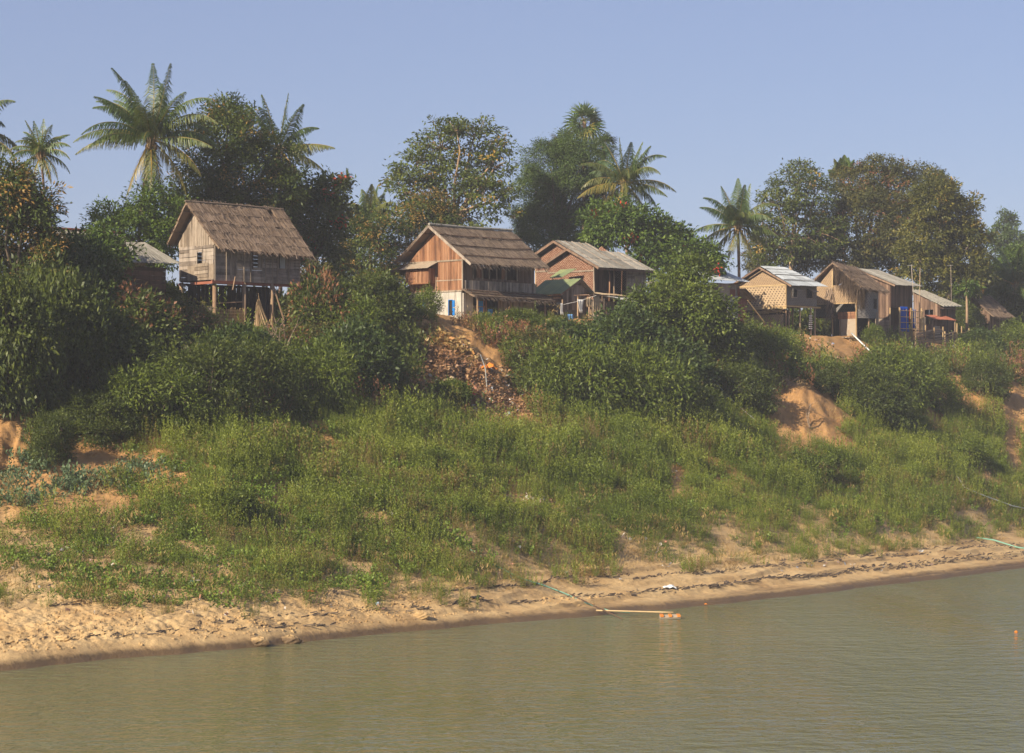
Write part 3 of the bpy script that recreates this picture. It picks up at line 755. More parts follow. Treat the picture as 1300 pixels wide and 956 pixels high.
# ------------------------------------------------------------------ houses
class House:
    """local frame: x along the ridge from the sunlit gable, y away from the long river side, z up"""
    def __init__(s, name, label, px, Y, zg, theta, L, W, cat='house', group=None):
        X = (px - CX) / F * Y
        s.L, s.W = L, W
        s.root = thing(name, label, cat, (X, Y, zg), math.radians(theta), group)
    def side(s, k):
        L, W = s.L, s.W
        return {'front': lambda u, v, w: (u, -w, v), 'gable': lambda u, v, w: (-w, u, v),
                'back': lambda u, v, w: (u, W + w, v), 'end': lambda u, v, w: (L + w, u, v)}[k]

def hexm(mb, m, u0, u1, v00, v01, v10, v11, w0, w1, r=None):
    """board between u0,u1; at u0 it spans v00..v01, at u1 v10..v11"""
    mb.hexa([m(u0, v00, w0), m(u1, v10, w0), m(u1, v10, w1), m(u0, v00, w1), m(u0, v01, w0), m(u1, v11, w0), m(u1, v11, w1), m(u0, v01, w1)], r)

def vboards(mb, m, u0, u1, v0, top, step=.2, holes=(), th=.03, jit=.012, gap=.006, ragged=0.0):
    """upright boards; top is a number or a function of u (gable slope)"""
    tf = top if callable(top) else (lambda u: top)
    u = u0
    while u < u1 - 1e-4:
        e = min(u + step * random.uniform(.85, 1.15), u1)
        if u1 - e < step * .3: e = u1
        segs = [(v0 - random.uniform(0, ragged), None)]
        mid = (u + e) / 2
        for (a, b, c, d) in holes:
            if a - 1e-6 < mid < b + 1e-6:
                ns = []
                for (x, y) in segs:
                    yy = tf(mid) if y is None else y
                    if d <= x or c >= yy: ns.append((x, y)); continue
                    if c > x + .02: ns.append((x, c))
                    if d < yy - .02: ns.append((d, y))
                segs = ns
        w = random.uniform(0, jit); r = random.random()
        for (x, y) in segs:
            t0, t1 = (tf(u + gap), tf(e - gap)) if y is None else (y, y)
            if max(t0, t1) > x + .02:
                hexm(mb, m, u + gap, e - gap, x, max(t0, x + .005), x, max(t1, x + .005), w, w + th, r)
        u = e

def hboards(mb, m, u0, u1, v0, v1, step=.2, holes=(), th=.03, jit=.015, gap=.008, slack=0.0, clip=None):
    v = v0
    while v < v1 - 1e-4:
        e = min(v + step * random.uniform(.85, 1.15), v1)
        if v1 - e < step * .3: e = v1
        segs = [(u0, u1)] if clip is None else [clip(e)]
        mid = (v + e) / 2
        for (a, b, c, d) in holes:
            if c < mid < d:
                ns = []
                for (x, y) in segs:
                    if b <= x or a >= y: ns.append((x, y)); continue
                    if a > x + .02: ns.append((x, a))
                    if b < y - .02: ns.append((b, y))
                segs = ns
        w = random.uniform(0, jit)
        for (x, y) in segs:
            cuts = [x]
            while y - cuts[-1] > 2.6: cuts.append(cuts[-1] + random.uniform(1.3, 2.3))
            cuts.append(y)
            for a, b in zip(cuts, cuts[1:]):
                r = random.random(); s0, s1 = random.uniform(-slack, slack), random.uniform(-slack, slack)
                hexm(mb, m, a + .004, b - .004, v + gap + s0, e - gap + s0, v + gap + s1, e - gap + s1, w, w + th, r)
        v = e

def panel(mb, m, u0, u1, v0, top, holes=(), th=.03, cuts=()):
    """matting sheet with rectangular openings"""
    tf = top if callable(top) else (lambda u: top)
    cs = sorted(set([u0, u1] + list(cuts) + [x for h in holes for x in h[:2]]))
    for a, b in zip(cs, cs[1:]):
        mid = (a + b) / 2; segs = [(v0, None)]
        for (p, q, c, d) in holes:
            if p < mid < q:
                ns = []
                for (x, y) in segs:
                    if c > x + .01: ns.append((x, c))
                    ns.append((d, y))
                segs = ns
        for (x, y) in segs:
            t0, t1 = (tf(a), tf(b)) if y is None else (y, y)
            if max(t0, t1) > x + .01: hexm(mb, m, a, b, x, max(t0, x), x, max(t1, x), 0, th, .5)

def V3(p): return Vector(p)
def bil(A, B, C, D, s, t):
    return A.lerp(B, s).lerp(D.lerp(C, s), t)

def thatch_roof(root, A, B, C, D, mat='thatch', name='roof', courses=4, thick=.10, dens=55, fringe=.3, strand=.7, sag=.05, battens=0, edge_rag=.12, holes=0):
    """slope A,B (ridge) down to D,C (eave): stepped courses of leaf thatch with loose straws and a ragged eave"""
    A, B, C, D = map(V3, (A, B, C, D)); mb = MB()
    nrm = (B - A).cross(D - A).normalized(); nrm = nrm if nrm.z > 0 else -nrm
    ns = 16
    for k in range(courses):
        t0 = max(0, k / courses - .06); t1 = (k + 1) / courses
        lift0 = .02; lift1 = .075
        for i in range(ns):
            s0, s1 = i / ns, (i + 1) / ns
            if holes and k == 0 and i == 13: continue
            def pt(s, t, up):
                return bil(A, B, C, D, s, t) + nrm * (up - sag * math.sin(math.pi * t) * math.sin(math.pi * s) * 2 + .02 * math.sin(s * 37 + k * 3))
            a, b, c, d = pt(s0, t0, lift0), pt(s1, t0, lift0), pt(s1, t1, lift1 + .02 * math.sin(i * 2.3)), pt(s0, t1, lift1 + .02 * math.sin((i - 1) * 2.3))
            off = nrm * -thick
            mb.hexa([a + off, b + off, c + off, d + off, a, b, c, d], random.uniform(.3, .7))
    area = (B - A).length * ((D - A).length + (C - B).length) / 2
    dn = ((D - A).normalized() + (C - B).normalized()).normalized(); al = (B - A).normalized()
    for i in range(int(area * dens)):
        s, t = random.random(), random.random() ** .9
        if holes and t < .13 and .79 < s < .87: continue
        k = min(int(t * courses), courses - 1); tt = (t * courses - k)
        p = bil(A, B, C, D, s, t) + nrm * (.03 + .06 * tt - sag * math.sin(math.pi * t) * math.sin(math.pi * s) * 2)
        d = (dn + al * random.gauss(0, .16)).normalized(); ln = strand * random.uniform(.4, 1.1)
        e = p + d * ln * .5 + nrm * random.uniform(.0, .05); w = al * random.uniform(.012, .032)
        p0 = p - d * ln * .5 
        mb.quad(p0 - w, p0 + w, e + w, e - w)
    n = int((C - D).length * 34)
    for i in range(n):
        s = random.random(); p = bil(A, B, C, D, s, 1.0 - random.uniform(0, .06)) + nrm * random.uniform(-.06, .07)
        d = (dn + al * random.gauss(0, .2) + Vector((0, 0, -random.uniform(.1, .9)))).normalized(); ln = fringe * random.uniform(.3, 1.25)
        w = al * random.uniform(.012, .035); e = p + d * ln
        mb.quad(p - w, p + w, e + w * .5, e - w * .5)
    for (p0, p1, sg) in ((A, D, -1), (B, C, 1)):
        for i in range(int((p1 - p0).length * 16)):
            p = p0.lerp(p1, random.random()) + nrm * random.uniform(-.05, .06)
            d = (al * sg * random.uniform(.3, 1) + dn * random.uniform(.2, 1)).normalized(); ln = edge_rag * random.uniform(.3, 1.5); w = dn * random.uniform(.01, .03)
            e = p + d * ln; mb.quad(p - w, p + w, e + w * .5, e - w * .5)
    o = mb.build(name, mat, root)
    for k in range(battens):
        t = (k + .9) / (battens + .7); b = MB()
        b.tube([bil(A, B, C, D, x, t + .008 * math.sin(x * 9 + k)) + nrm * (.115 - sag * math.sin(math.pi * t) * math.sin(math.pi * x) * 2) for x in np.linspace(0.0, 1.0, 9)], .035, 5)
        b.build('roof_batten', 'plank_dark', o)
    return o

def sheet_roof(root, A, B, C, D, mat='metal', name='roof', cols=6, rows=2, pitch=.16, amp=.018, jit=.03, thick=.012, lap=.03, skew=.02):
    """overlapping corrugated sheets"""
    A, B, C, D = map(V3, (A, B, C, D)); mb = MB()
    nrm = (B - A).cross(D - A).normalized(); nrm = nrm if nrm.z > 0 else -nrm
    Ls = ((B - A).length + (C - D).length) / 2
    for j in range(rows):
        for i in range(cols):
            s0, s1 = max(0, i / cols - lap / 2), min(1, (i + 1) / cols + lap / 2)
            t0, t1 = max(0, j / rows - lap), (j + 1) / rows + random.uniform(-.5, 1) * jit
            up = .012 * ((i % 2) + 2 * (rows - j)) + random.uniform(0, .012); r = random.random(); sk = random.uniform(-skew, skew)
            n = max(4, int((s1 - s0) * Ls / pitch * 4)); b = len(mb.V)
            for a in range(n + 1):
                s = s0 + (s1 - s0) * a / n
                h = amp * math.cos(2 * math.pi * s * Ls / pitch) + up
                p0 = bil(A, B, C, D, s + sk * 0, t0) + nrm * h; p1 = bil(A, B, C, D, s + sk * .3, t1) + nrm * (h + random.uniform(-1, 1) * .002)
                mb.V += [tuple(p0), tuple(p1), tuple(p0 - nrm * thick), tuple(p1 - nrm * thick)]
            for a in range(n):
                q = b + a * 4
                mb.F += [(q, q + 1, q + 5, q + 4), (q + 2, q + 6, q + 7, q + 3), (q + 1, q + 3, q + 7, q + 5)]; mb.R += [r] * 3
    return mb.build(name, mat, root)

def window(parent_root, m, u0, u1, v0, v1, frame='plank_brown', shut=None, open_=0, w=.03, recess=.10, dark=True):
    """opening with a timber frame, a dark recess and, if asked, a shutter leaf"""
    mb = MB(); t = .05
    hexm(mb, m, u0 - t, u0, v0 - t, v1 + t, v0 - t, v1 + t, w - .02, w + .035); hexm(mb, m, u1, u1 + t, v0 - t, v1 + t, v0 - t, v1 + t, w - .02, w + .035)
    hexm(mb, m, u0, u1, v1, v1 + t, v1, v1 + t, w - .02, w + .03); hexm(mb, m, u0, u1, v0 - t, v0, v0 - t, v0, w - .02, w + .04)
    o = mb.build('window', frame, parent_root)
    if shut:
        s = MB(); n = 3
        for i in range(n):
            a = u0 + (u1 - u0) * open_ + (u1 - u0) * (1 - open_) * i / n; b = u0 + (u1 - u0) * open_ + (u1 - u0) * (1 - open_) * (i + 1) / n
            hexm(s, m, a + .004, b - .004, v0 + .01, v1 - .01, v0 + .01, v1 - .01, w - .03, w + .002, .5)
        s.build('shutter', shut, o)
    return o

def posts(root, pts, z0, z1, r=.075, mat='post'):
    for (x, y) in pts:
        j = random.uniform(-.05, .05)
        MB().tube([(x + j, y, z0), (x + j * .3, y + j, (z0 + z1) / 2), (x, y, z1)], [r * 1.1, r, r * .9], 7).build('post', mat, root, True)

def room(root, x0, x1, y0, y1, z0, z1, mat='dark'):
    """timber floor and an inner back wall so openings look into a dark room, not through the house"""
    MB().box(x0, x1, y0, y1, z0 - .08, z0).build('floor', 'plank_dark', root)

def gtop(W, zw, zr, off=0.0):
    return lambda u: zw + (zr - zw) * (1 - abs(u - W / 2) / (W / 2)) - off
ZG = {}
def build_houses():
    # ---- 1: grey thatched stilt house -------------------------------------------------
    h = House('stilt_house', 'weathered grey plank house on tall stilts with brown thatched roof, leftmost house in full view', 272, 130, 13.95, 44, 6.0, 3.2, group='houses on the bank')
    R, L, W = h.root, 6.0, 3.2; zf, zw, zr = 2.25, 4.5, 6.45
    g = MB(); hole = [(1.05, 1.5, 3.05, 3.85), (0.25, .9, 2.9, 3.9)][:1]
    hboards(g, h.side('gable'), 0, W, zf - .05, zw - .35, .21, hole, slack=.015, jit=.03)
    MB_ = g.build('gable_wall', 'plank_grey', R)
    g = MB(); vboards(g, h.side('gable'), -.05, W + .05, zw - .38, gtop(W, zw - .05, zr, .06), .17, jit=.03, ragged=.06); g.build('gable_boarding', 'plank_pale', R)
    g = MB()
    for k in range(4): hexm(g, h.side('gable'), .45, 1.75 - .02 * k, zf + .12 + .2 * k, zf + .30 + .2 * k, zf + .10 + .2 * k, zf + .28 + .2 * k, .05, .085)
    hexm(g, h.side('gable'), -.02, 2.4, zf - .0, zf + .82, zf - .05, zf + .80, .03, .055, .35)
    g.build('hanging_boards', 'plank_pale', R)
    f = MB(); holes = [(2.65, 3.25, 2.95, 3.85), (1.05, 1.5, 2.5, 3.95), (4.45, 4.95, 3.0, 3.9)]
    hboards(f, h.side('front'), 0, L, zf - .12, zw, .17, holes, slack=.008); f.build('long_wall', 'plank_grey', R)
    w_ = window(R, h.side('front'), 2.65, 3.25, 2.95, 3.85, 'plank_pale', 'plank_pale', .62)
    w_ = window(R, h.side('front'), 4.45, 4.95, 3.0, 3.9, 'plank_pale', 'metal', .25)
    window(R, h.side('gable'), 1.05, 1.5, 3.05, 3.85, 'plank_grey')
    d = MB(); vboards(d, h.side('front'), 1.05, 1.5, 2.5, 3.95, .2, th=.02); d.build('door', 'plank_pale', R)
    f = MB()
    for u in (0.0, .78, 2.0, 2.45, 3.5, 4.0, 4.35, 5.15, 5.94):
        hexm(f, h.side('front'), u, u + .055, zf - .1, zw - .02, zf - .1, zw - .02, .035, .075, random.uniform(.5, 1))
    f.build('batten', 'plank_pale', R)
    f = MB(); hboards(f, h.side('back'), 0, L, zf, zw, .2); f.build('back_wall', 'plank_grey', R)
    f = MB(); vboards(f, h.side('end'), 0, W, zf, gtop(W, zw - .1, zr, .08), .2); f.build('end_wall', 'plank_grey', R)
    f = MB(); f.box(-.1, L + .05, .02, .16, zf - .26, zf - .13, .3); f.box(-.1, L + .05, W - .16, W - .02, zf - .26, zf - .13); f.box(-.25, 1.9, -.16, -.04, zf - .26, zf - .10, .9); f.box(-.22, -.06, -.1, W * .6, zf - .28, zf - .14, .9)
    f.build('floor_beam', 'rust', R); room(R, .02, L - .02, .02, W - .02, zf, zw)
    ps = [(.05, .05), (2.1, .05), (4.05, .05), (5.9, .05), (.05, W - .1), (2.1, W - .1), (4.05, W - .1), (5.9, W - .1)]
    posts(R, ps, -2.0, zf - .1, .125)
    MB().tube([(4.1, -.02, zf - .2), (4.75, -.15, .1)], .045, 6).build('brace', 'post', R); MB().tube([(0.05, .02, .9), (2.1, .02, 1.05)], .035, 6).build('brace', 'post', R)
    MB().tube([(1.35, -.12, zf + .15), (1.0, -.35, zf - .6)], .04, 6).build('brace', 'post', R)
    # woven fence between the stilts
    f = MB(); 
    for a in range(34):
        x = -.1 + 2.2 * a / 33; f.beam((x, -.02, -.9), (x + .12, -.02, random.uniform(.55, .72)), .022, .02)
    for a in range(9): f.beam((-.1, 0.0, -.8 + .17 * a), (2.1, 0.0, -.82 + .17 * a), .022, .03)
    f.build('lattice_screen', 'bamboo', R)
    f = MB()
    for a in range(26):
        y = .1 + 1.9 * a / 25; f.beam((.0, y, -.9), (.0, y, random.uniform(.6, .8)), .03, .02)
    for a in range(8): f.beam((.02, .0, -.7 + .19 * a), (.02, 2.0, -.7 + .19 * a), .03, .02)
    f.build('lattice_screen', 'plank_grey', R)
    f = MB(); vboards(f, lambda u, v, w: (u, 2.4 + w, v), 0.0, L, -1, zf - .2, .3, jit=.05, gap=.02); f.build('underfloor_shade_boards', 'dark', R)  # boards added below the floor, with the shade there put into their colour
    A, B, C, D = (-.75, W / 2, zr + .05), (6.05, W / 2, zr + .0), (6.55, -.62, 3.66), (-.15, -.62, 3.88)
    r = thatch_roof(R, A, B, C, D, 'thatch', 'roof', 5, holes=1, strand=.8, dens=60, fringe=.26)
    thatch_roof(R, A, B, (6.4, W + .5, 4.2), (-.5, W + .5, 4.3), 'thatch', 'roof', 4, dens=15)
    rr = MB(); rr.tube([(-.8, W / 2, zr + .13), (2.5, W / 2 - .02, zr + .13), (6.1, W / 2, zr + .08)], .05, 6)
    for i in range(34): 
        x = random.uniform(-.7, 6); rr.beam((x, W / 2 - .15, zr - .02), (x + random.uniform(-.2, .2), W / 2 + .12, zr + random.uniform(.1, .26)), .02)
    rr.build('ridge_pole', 'thatch_dark', r)
    # straw stack leaning under the house
    t = thing('straw_bundle', 'tall bundle of dry palm straw standing under the thatched stilt house by its right end', 'straw bundle', tuple(np.array(R.location) + np.array([2.55, 1.6, -.9])), .7)
    mb = MB()
    for i in range(520):
        a = random.uniform(0, 6.28); rr_ = random.uniform(0, 1) ** .5; b0 = Vector((math.cos(a) * rr_ * .62, math.sin(a) * rr_ * .5, random.uniform(-.2, .4)))
        e = Vector((math.cos(a) * rr_ * .16 - .35, math.sin(a) * rr_ * .1, random.uniform(1.3, 2.55 - rr_ * .8))); w = Vector((random.uniform(-1, 1), random.uniform(-1, 1), 0)).normalized() * .025
        mb.quad(b0 - w, b0 + w, e + w * .3, e - w * .3)
    mb.build('straw', 'straw', t)

    # ---- 2: two-storey red-brown house ---------------------------------------------------
    h = House('thatched_house', 'two-storey house of red-brown planks with bay window and blue shutters on a whitewashed base', 587, 150, 14.45, 46, 6.6, 4.75, group='houses on the bank')
    R, L, W = h.root, 6.6, 4.75; zf, zw, zr = 2.15, 4.35, 6.2
    g = MB(); vboards(g, h.side('gable'), 0, W, zf, 4.05, .2, [(2.6, 4.3, 2.75, 3.35)]); g.build('gable_wall', 'plank_red', R)
    g = MB(); vboards(g, h.side('gable'), 0, W, 4.08, gtop(W, zw - .18, zr, .02), .2, th=.05); g.build('gable_boarding', 'plank_red', R)
    g = MB(); hexm(g, h.side('gable'), -.03, W, zf - .1, zf + .0, zf - .1, zf + .0, 0, .09); hexm(g, h.side('gable'), -.03, W, 4.0, 4.1, 4.0, 4.1, .05, .085); hexm(g, h.side('gable'), -.09, -.0, zf, 4.15, zf, 4.15, -.02, .07, .95)
    hexm(g, h.side('gable'), 0, 2.3, zf + .62, zf + .68, zf + .62, zf + .68, .03, .06); hexm(g, h.side('gable'), 2.3, 2.38, zf, 4.05, zf, 4.05, .03, .065)
    g.build('wall_trim', 'plank_pale', R)
    b = MB(); mg = h.side('gable')
    # bay standing out of the gable
    for (u0, u1, w0, w1) in ((2.45, 4.55, .62, .65),):
        vboards(b, lambda u, v, w: mg(u, v, .62 + w), u0, u1, 2.7, 3.52, .17)
    vboards(b, lambda u, v, w: (-u, 2.45 - w, v), 0.03, .62, 2.7, 3.6, .2); vboards(b, lambda u, v, w: (-u, 4.55 + w, v), 0.03, .62, 2.7, 3.6, .2)
    hexm(b, mg, 2.45, 4.55, 2.62, 2.7, 2.62, 2.7, 0, .66)
    bay = b.build('bay_window', 'plank_red', R)
    sheet_roof(bay, (-.02, 4.85, 3.98), (-.02, 2.15, 4.0), (-.95, 2.15, 3.58), (-.95, 4.85, 3.56), 'tin', 'bay_roof', 3, 1, .25, .008)
    for u in (2.7, 4.3): MB().beam(mg(u, 2.1, .04), mg(u, 2.65, .6), .06).build('bracket', 'plank_brown', bay)
    f = MB(); holes = [(.9, 5.0, 2.95, 3.95)]
    vboards(f, h.side('front'), 0, L, zf, 4.2, .19, holes); f.build('long_wall', 'plank_brown', R)
    for u in (.9, 1.75, 2.35, 3.05, 3.9, 4.95):
        f = MB(); hexm(f, h.side('front'), u, u + .07, 2.9, 4.0, 2.9, 4.0, .0, .06, random.uniform(.3, 1)); f.build('window_post', 'plank_pale', R)
    for a, b in ((1.25, 1.72), (3.55, 3.88)):
        f = MB(); vboards(f, h.side('front'), a, b, 2.98, 3.7, .16, th=.02); f.build('shutter', 'plank_red', R)
    f = MB(); vboards(f, lambda u, v, w: (u, -.12 - w, v), .1, L, zf + .05, zf + .62, .16, jit=.03, ragged=.05); f.build('balcony_rail', 'plank_grey', R)
    f = MB(); vboards(f, h.side('back'), 0, L, 0, 4.2, .4); f.build('back_wall', 'plank_brown', R)
    f = MB(); vboards(f, h.side('end'), 0, W, 0, gtop(W, zw - .2, zr, .1), .3); f.build('end_wall', 'plank_brown', R)
    room(R, .02, L, .02, W, zf, zw)
    # whitewashed ground floor
    f = MB(); holes = [(.75, 1.15, .55, 1.55), (3.3, 3.75, .5, 1.6)]
    panel(f, h.side('gable'), -.02, W, -1.5, 2.02, holes, .12); panel(f, h.side('front'), .0, .85, -1.5, 1.95, (), .10); f.build('ground_wall', 'concrete', R)
    for (u0, u1, v0, v1) in holes:
        w_ = MB(); hexm(w_, mg, u0, u0 + .03, v0, v1, v0, v1, .03, .14); hexm(w_, mg, u1 - .03, u1, v0, v1, v0, v1, .03, .14); hexm(w_, mg, u0 + .03, u1 - .03, v1 - .03, v1, v1 - .03, v1, .03, .14)
        w_ = w_.build('window', 'blue', R)
        for (vv0, vv1) in ((v0, (v0 + v1) / 2 - .03), ((v0 + v1) / 2 + .03, v1 - .04)):
            s = MB(); hexm(s, lambda u, v, w: mg(u + .0, v, .13 + w), u0 + .0, u0 - .2 if u0 < 2 else u0 + .2, vv0, vv1, vv0, vv1, .0, .03); s.build('shutter', 'blue', w_)
        s = MB(); hexm(s, mg, u0 + .04, u1 - .04, v0, v1 - .04, v0, v1 - .04, .02, .04); s.build('shade_sheet', 'dark', w_)  # dark sheet closing the opening; the unlit room is put into its colour
    f = MB(); vboards(f, h.side('front'), .9, 2.0, -1.2, 1.2, .15); vboards(f, h.side('front'), 3.2, L, -1.2, 1.6, .15); f.build('ground_boarding', 'plank_grey', R)
    d = MB(); mf = h.side('front'); hexm(d, mf, 1.35, 1.8, .75, 1.1, .75, 1.1, .05, .08); hexm(d, mf, 1.35, 1.8, 1.16, 1.5, 1.16, 1.5, .05, .08); d.build('shutter', 'blue', R)
    d = MB(); hexm(d, mf, 2.25, 2.7, .55, 1.0, .55, 1.0, .02, .05); d.build('shutter', 'blue', R)
    d = MB(); hexm(d, mf, 1.28, 1.35, .6, 1.55, .6, 1.55, .04, .1); hexm(d, mf, 1.8, 1.87, .6, 1.55, .6, 1.55, .04, .1); hexm(d, mf, 2.05, 2.12, -.5, 1.6, -.5, 1.6, .0, .07); d.build('window_frame', 'plank_red', R)
    rr = thatch_roof(R, (-.1, -.02, 2.22), (L + .7, -.02, 2.12), (L + .75, -1.2, 1.62), (.0, -1.1, 1.7), 'thatch_dark', 'awning', 3, dens=70, fringe=.32, strand=.5, battens=2, sag=.02)
    for u in (.35, 3.4, 6.6): MB().tube([(u, -1.0, -1.2), (u, -1.0, 1.62)], .05, 6).build('awning_post', 'post', R)
    A, B = (-.65, W / 2, zr + .1), (7.0, W / 2, zr + .12)
    C, D = (7.0, -.95, 3.78), (-.15, -.95, 3.72)
    rr = thatch_roof(R, A, B, C, D, 'thatch_dark', 'roof', 4, dens=75, fringe=.42, battens=3, strand=.7)
    thatch_roof(R, A, B, (7.0, W + .8, 4.1), (-.65, W + .75, 4.2), 'thatch_dark', 'roof', 4, dens=15)
    ridge = MB(); ridge.tube([(A[0], A[1], A[2] + .12), (3, A[1], A[2] + .1), (B[0], B[1], B[2] + .12)], .09, 6); ridge.build('ridge_cap', 'metal_old', rr)
    e = MB()
    e.beam((-.70, W / 2, zr + .08), (-.5, W + .72, 4.2), .05, .18); e.beam((-.70, W / 2, zr + .08), (-.2, -.95, 3.72), .05, .16); e.build('barge_board', 'plank_grey', rr)
    thatch_roof(R, (-.3, W + .1, 4.0), (2.0, W + .1, 4.0), (2.0, W + 1.7, 3.5), (-.3, W + 1.6, 3.5), 'thatch_dark', 'rear_roof', 2, dens=40)

    # ---- 3a / 3b: red woven houses -----------------------------------------------------
    def woven(label, px, Y, zg, L, W, zw, zr, eave, front, roofx=(-.4, 5.3)):
        h = House('woven_house', label, px, Y, zg, 46, L, W, group='houses on the bank'); R = h.root
        g = MB(); panel(g, h.side('gable'), 0, W, 1.6, lambda u: min(3.55, gtop(W, zw, zr, .03)(u)), [(1.2, 1.9, 2.35, 3.05)] if front else (), .03); g.build('gable_wall', 'weave_red', R)
        g = MB(); panel(g, h.side('gable'), 0, W, 3.6, gtop(W, zw, zr, .03), (), .05, (W / 2,)); g.build('gable_matting', 'weave_red', R)
        g = MB(); hexm(g, h.side('gable'), -.04, W, 3.52, 3.62, 3.52, 3.62, .03, .08); hexm(g, h.side('gable'), -.07, .0, 1.6, zw, 1.6, zw, -.02, .07); g.build('wall_trim', 'plank_pale', R)
        f = MB(); panel(f, h.side('back'), 0, L, 1.6, zw); panel(f, h.side('end'), 0, W, 1.6, gtop(W, zw, zr, .05), (), .03, (W / 2,)); f.build('back_wall', 'weave_red', R)
        room(R, .02, L, .02, W, 1.9, zw)
        if front:
            f = MB(); vboards(f, h.side('front'), 0, 1.7, 1.6, 2.2, .2); vboards(f, lambda u, v, w: (u, 1.1 - w, v), 0.1, 3.2, 1.9, zw, .25); f.build('long_wall', 'plank_dark', R)
            f = MB(); hboards(f, h.side('front'), 3.4, L, 1.7, zw - .15, .18, [(4.15, 4.8, 2.35, 3.3)]); f.build('front_panel', 'plank_grey', R)
            window(R, h.side('front'), 4.15, 4.8, 2.35, 3.3, 'plank_pale', 'tan' if False else 'plank_pale', 0)
            posts(R, [(.0, -.0), (2.0, -.05), (3.35, -.02), (L, -.02)], -1, zw - .1, .06)
            posts(R, [(1.45, -.12)], 1.4, zw - .4, .05, 'plank_red')
        else:
            f = MB(); panel(f, h.side('front'), 0, L, 1.6, zw); f.build('long_wall', 'weave_red', R); posts(R, [(0, 0), (L, 0), (0, W)], -1, zw - .1)
        a, b = roofx
        A, B = (a, W / 2, zr + .08), (b, W / 2, zr + .02)
        rr = sheet_roof(R, A, B, (b + .35, -.6, eave), (a + .2, -.6, eave), 'metal_old', 'roof', 6, 2, .2, .012)
        for k in range(5):
            t = (k + .5) / 5; MB().beam(V3(A).lerp(V3(B), t) + Vector((0, -.05, .09)), V3((a + .2, -.6, eave)).lerp(V3((b + .35, -.6, eave)), t) + Vector((0, .1, .09)), .04, .05).build('roof_batten', 'plank_grey', rr)
        sheet_roof(R, A, B, (b, W + .6, eave + .2), (a, W + .6, eave + .2), 'metal_old', 'roof', 5, 1, .2, .012)
        e = MB(); e.beam((a - .03, W / 2, zr + .03), (a + .2, -.6, eave - .05), .06, .16); e.beam((a - .03, W / 2, zr + .03), (a - .03, W + .6, eave + .15), .06, .18); e.beam((a + .2, -.52, eave - .08), (b + .3, -.52, eave - .08), .1, .12); e.build('barge_board', 'plank_brown', rr)
        return h
    woven('red woven bamboo house with dark open front, nearer of two under grey sheet roofs', 754, 160, 14.85, 5.3, 4.2, 3.95, 5.05, 3.75, True)
    woven('red woven bamboo house behind its twin, only sheet roof and gable top showing', 736, 164.5, 15.2, 4.6, 4.2, 4.25, 5.55, 4.2, False, (-.4, 3.2))

    # ---- lean-to below it
    h = House('plank_shed', 'low grey plank shed with sagging corrugated lean-to roof in front of the red woven house', 768, 156.5, 14.6, 46, 2.6, 1.6, 'shed'); R = h.root
    f = MB(); vboards(f, h.side('gable'), -.0, 1.6, -1, 1.75, .18); hboards(f, h.side('front'), 0, 1.0, -1, 1.55, .17); hboards(f, h.side('back'), 0, 2.6, -1, 1.7, .17); f.build('wall', 'plank_grey', R)
    f = MB(); vboards(f, h.side('end'), 0, 1.6, -1, 1.4, .2); f.build('end_wall', 'plank_dark', R)
    sheet_roof(R, (-.2, .25, 1.92), (2.9, .3, 1.88), (3.2, -1.0, 1.2), (-.1, -.95, 1.75), 'metal', 'roof', 4, 1, .16, .02)
    sheet_roof(R, (-.2, 1.9, 2.25), (3.2, 1.9, 2.2), (3.2, .2, 1.95), (-.2, .2, 2.0), 'straw', 'roof', 4, 1, .3, .01)
    posts(R, [(.05, -.05), (2.7, -.85)], -1, 1.5, .05); room(R, 0, 2.6, .02, 1.6, .1, 1)
    # porch frame and washing
    h = House('porch_frame', 'rough timber porch frame hung with tan sacking before the red woven house', 748, 155.0, 14.55, 46, 1.35, 1.0, 'porch'); R = h.root
    posts(R, [(0, 0), (1.25, 0), (0, 1.0), (1.25, 1.0)], -1, 1.95, .055)
    f = MB(); 
    for k in range(8): f.box(-.25, 1.55, -.2 + k * .17, -.06 + k * .17, 1.95, 2.0)
    f.build('roof', 'plank_brown', R)
    f = MB(); f.box(-.1, 1.35, -.04, .02, 1.55, 1.62); f.box(-.1, 1.35, -.04, .02, .4, .47); f.build('rail', 'plank_pale', R)
    def cloth(name, label, cat, p, wdt, hgt, mat, ang=0, taper=1.0, fold=.05, group=None):
        t = MB(); n = 8; m = 6; b = len(t.V)
        for j in range(m + 1):
            for i in range(n + 1):
                u = i / n - .5; v = j / m; w = wdt * (1 + (taper - 1) * v)
                t.V.append((u * w, fold * math.sin(u * 17 + v * 2) * (.4 + v), -v * hgt + .03 * math.sin(u * 9) * v))
        for j in range(m):
            for i in range(n):
                a = b + j * (n + 1) + i; t.F.append((a, a + 1, a + n + 2, a + n + 1)); t.R.append(.5)
        o = t.build(name, mat, None, True); o.location = tuple(p); o.rotation_euler = (0, 0, ang); o['label'] = label; o['category'] = cat
        md = o.modifiers.new('thickness', 'SOLIDIFY'); md.thickness = .012
        if group: o['group'] = group
        return o
    a0, a1 = P(714, 387, 153.5), P(757, 375, 154.6)
    ln = MB(); ln.tube([a0, (a0 + a1) / 2 - np.array([0, 0, .06]), a1], .012, 4); tag(ln.build('washing_line', 'white_cloth'), 'thin washing line strung between the timber porch frame and a wooden post', 'washing line')
    pl = MB(); q = P(714, 392, 153.6); g0 = on(714, 153.6); pl.tube([(q[0], q[1], g0[2] - .4), (q[0], q[1], q[2] + .6)], .05, 6); tag(pl.build('line_post', 'post'), 'upright wooden post holding the washing line, left of the white cloth', 'post')
    grp = 'washing hung out on the line'
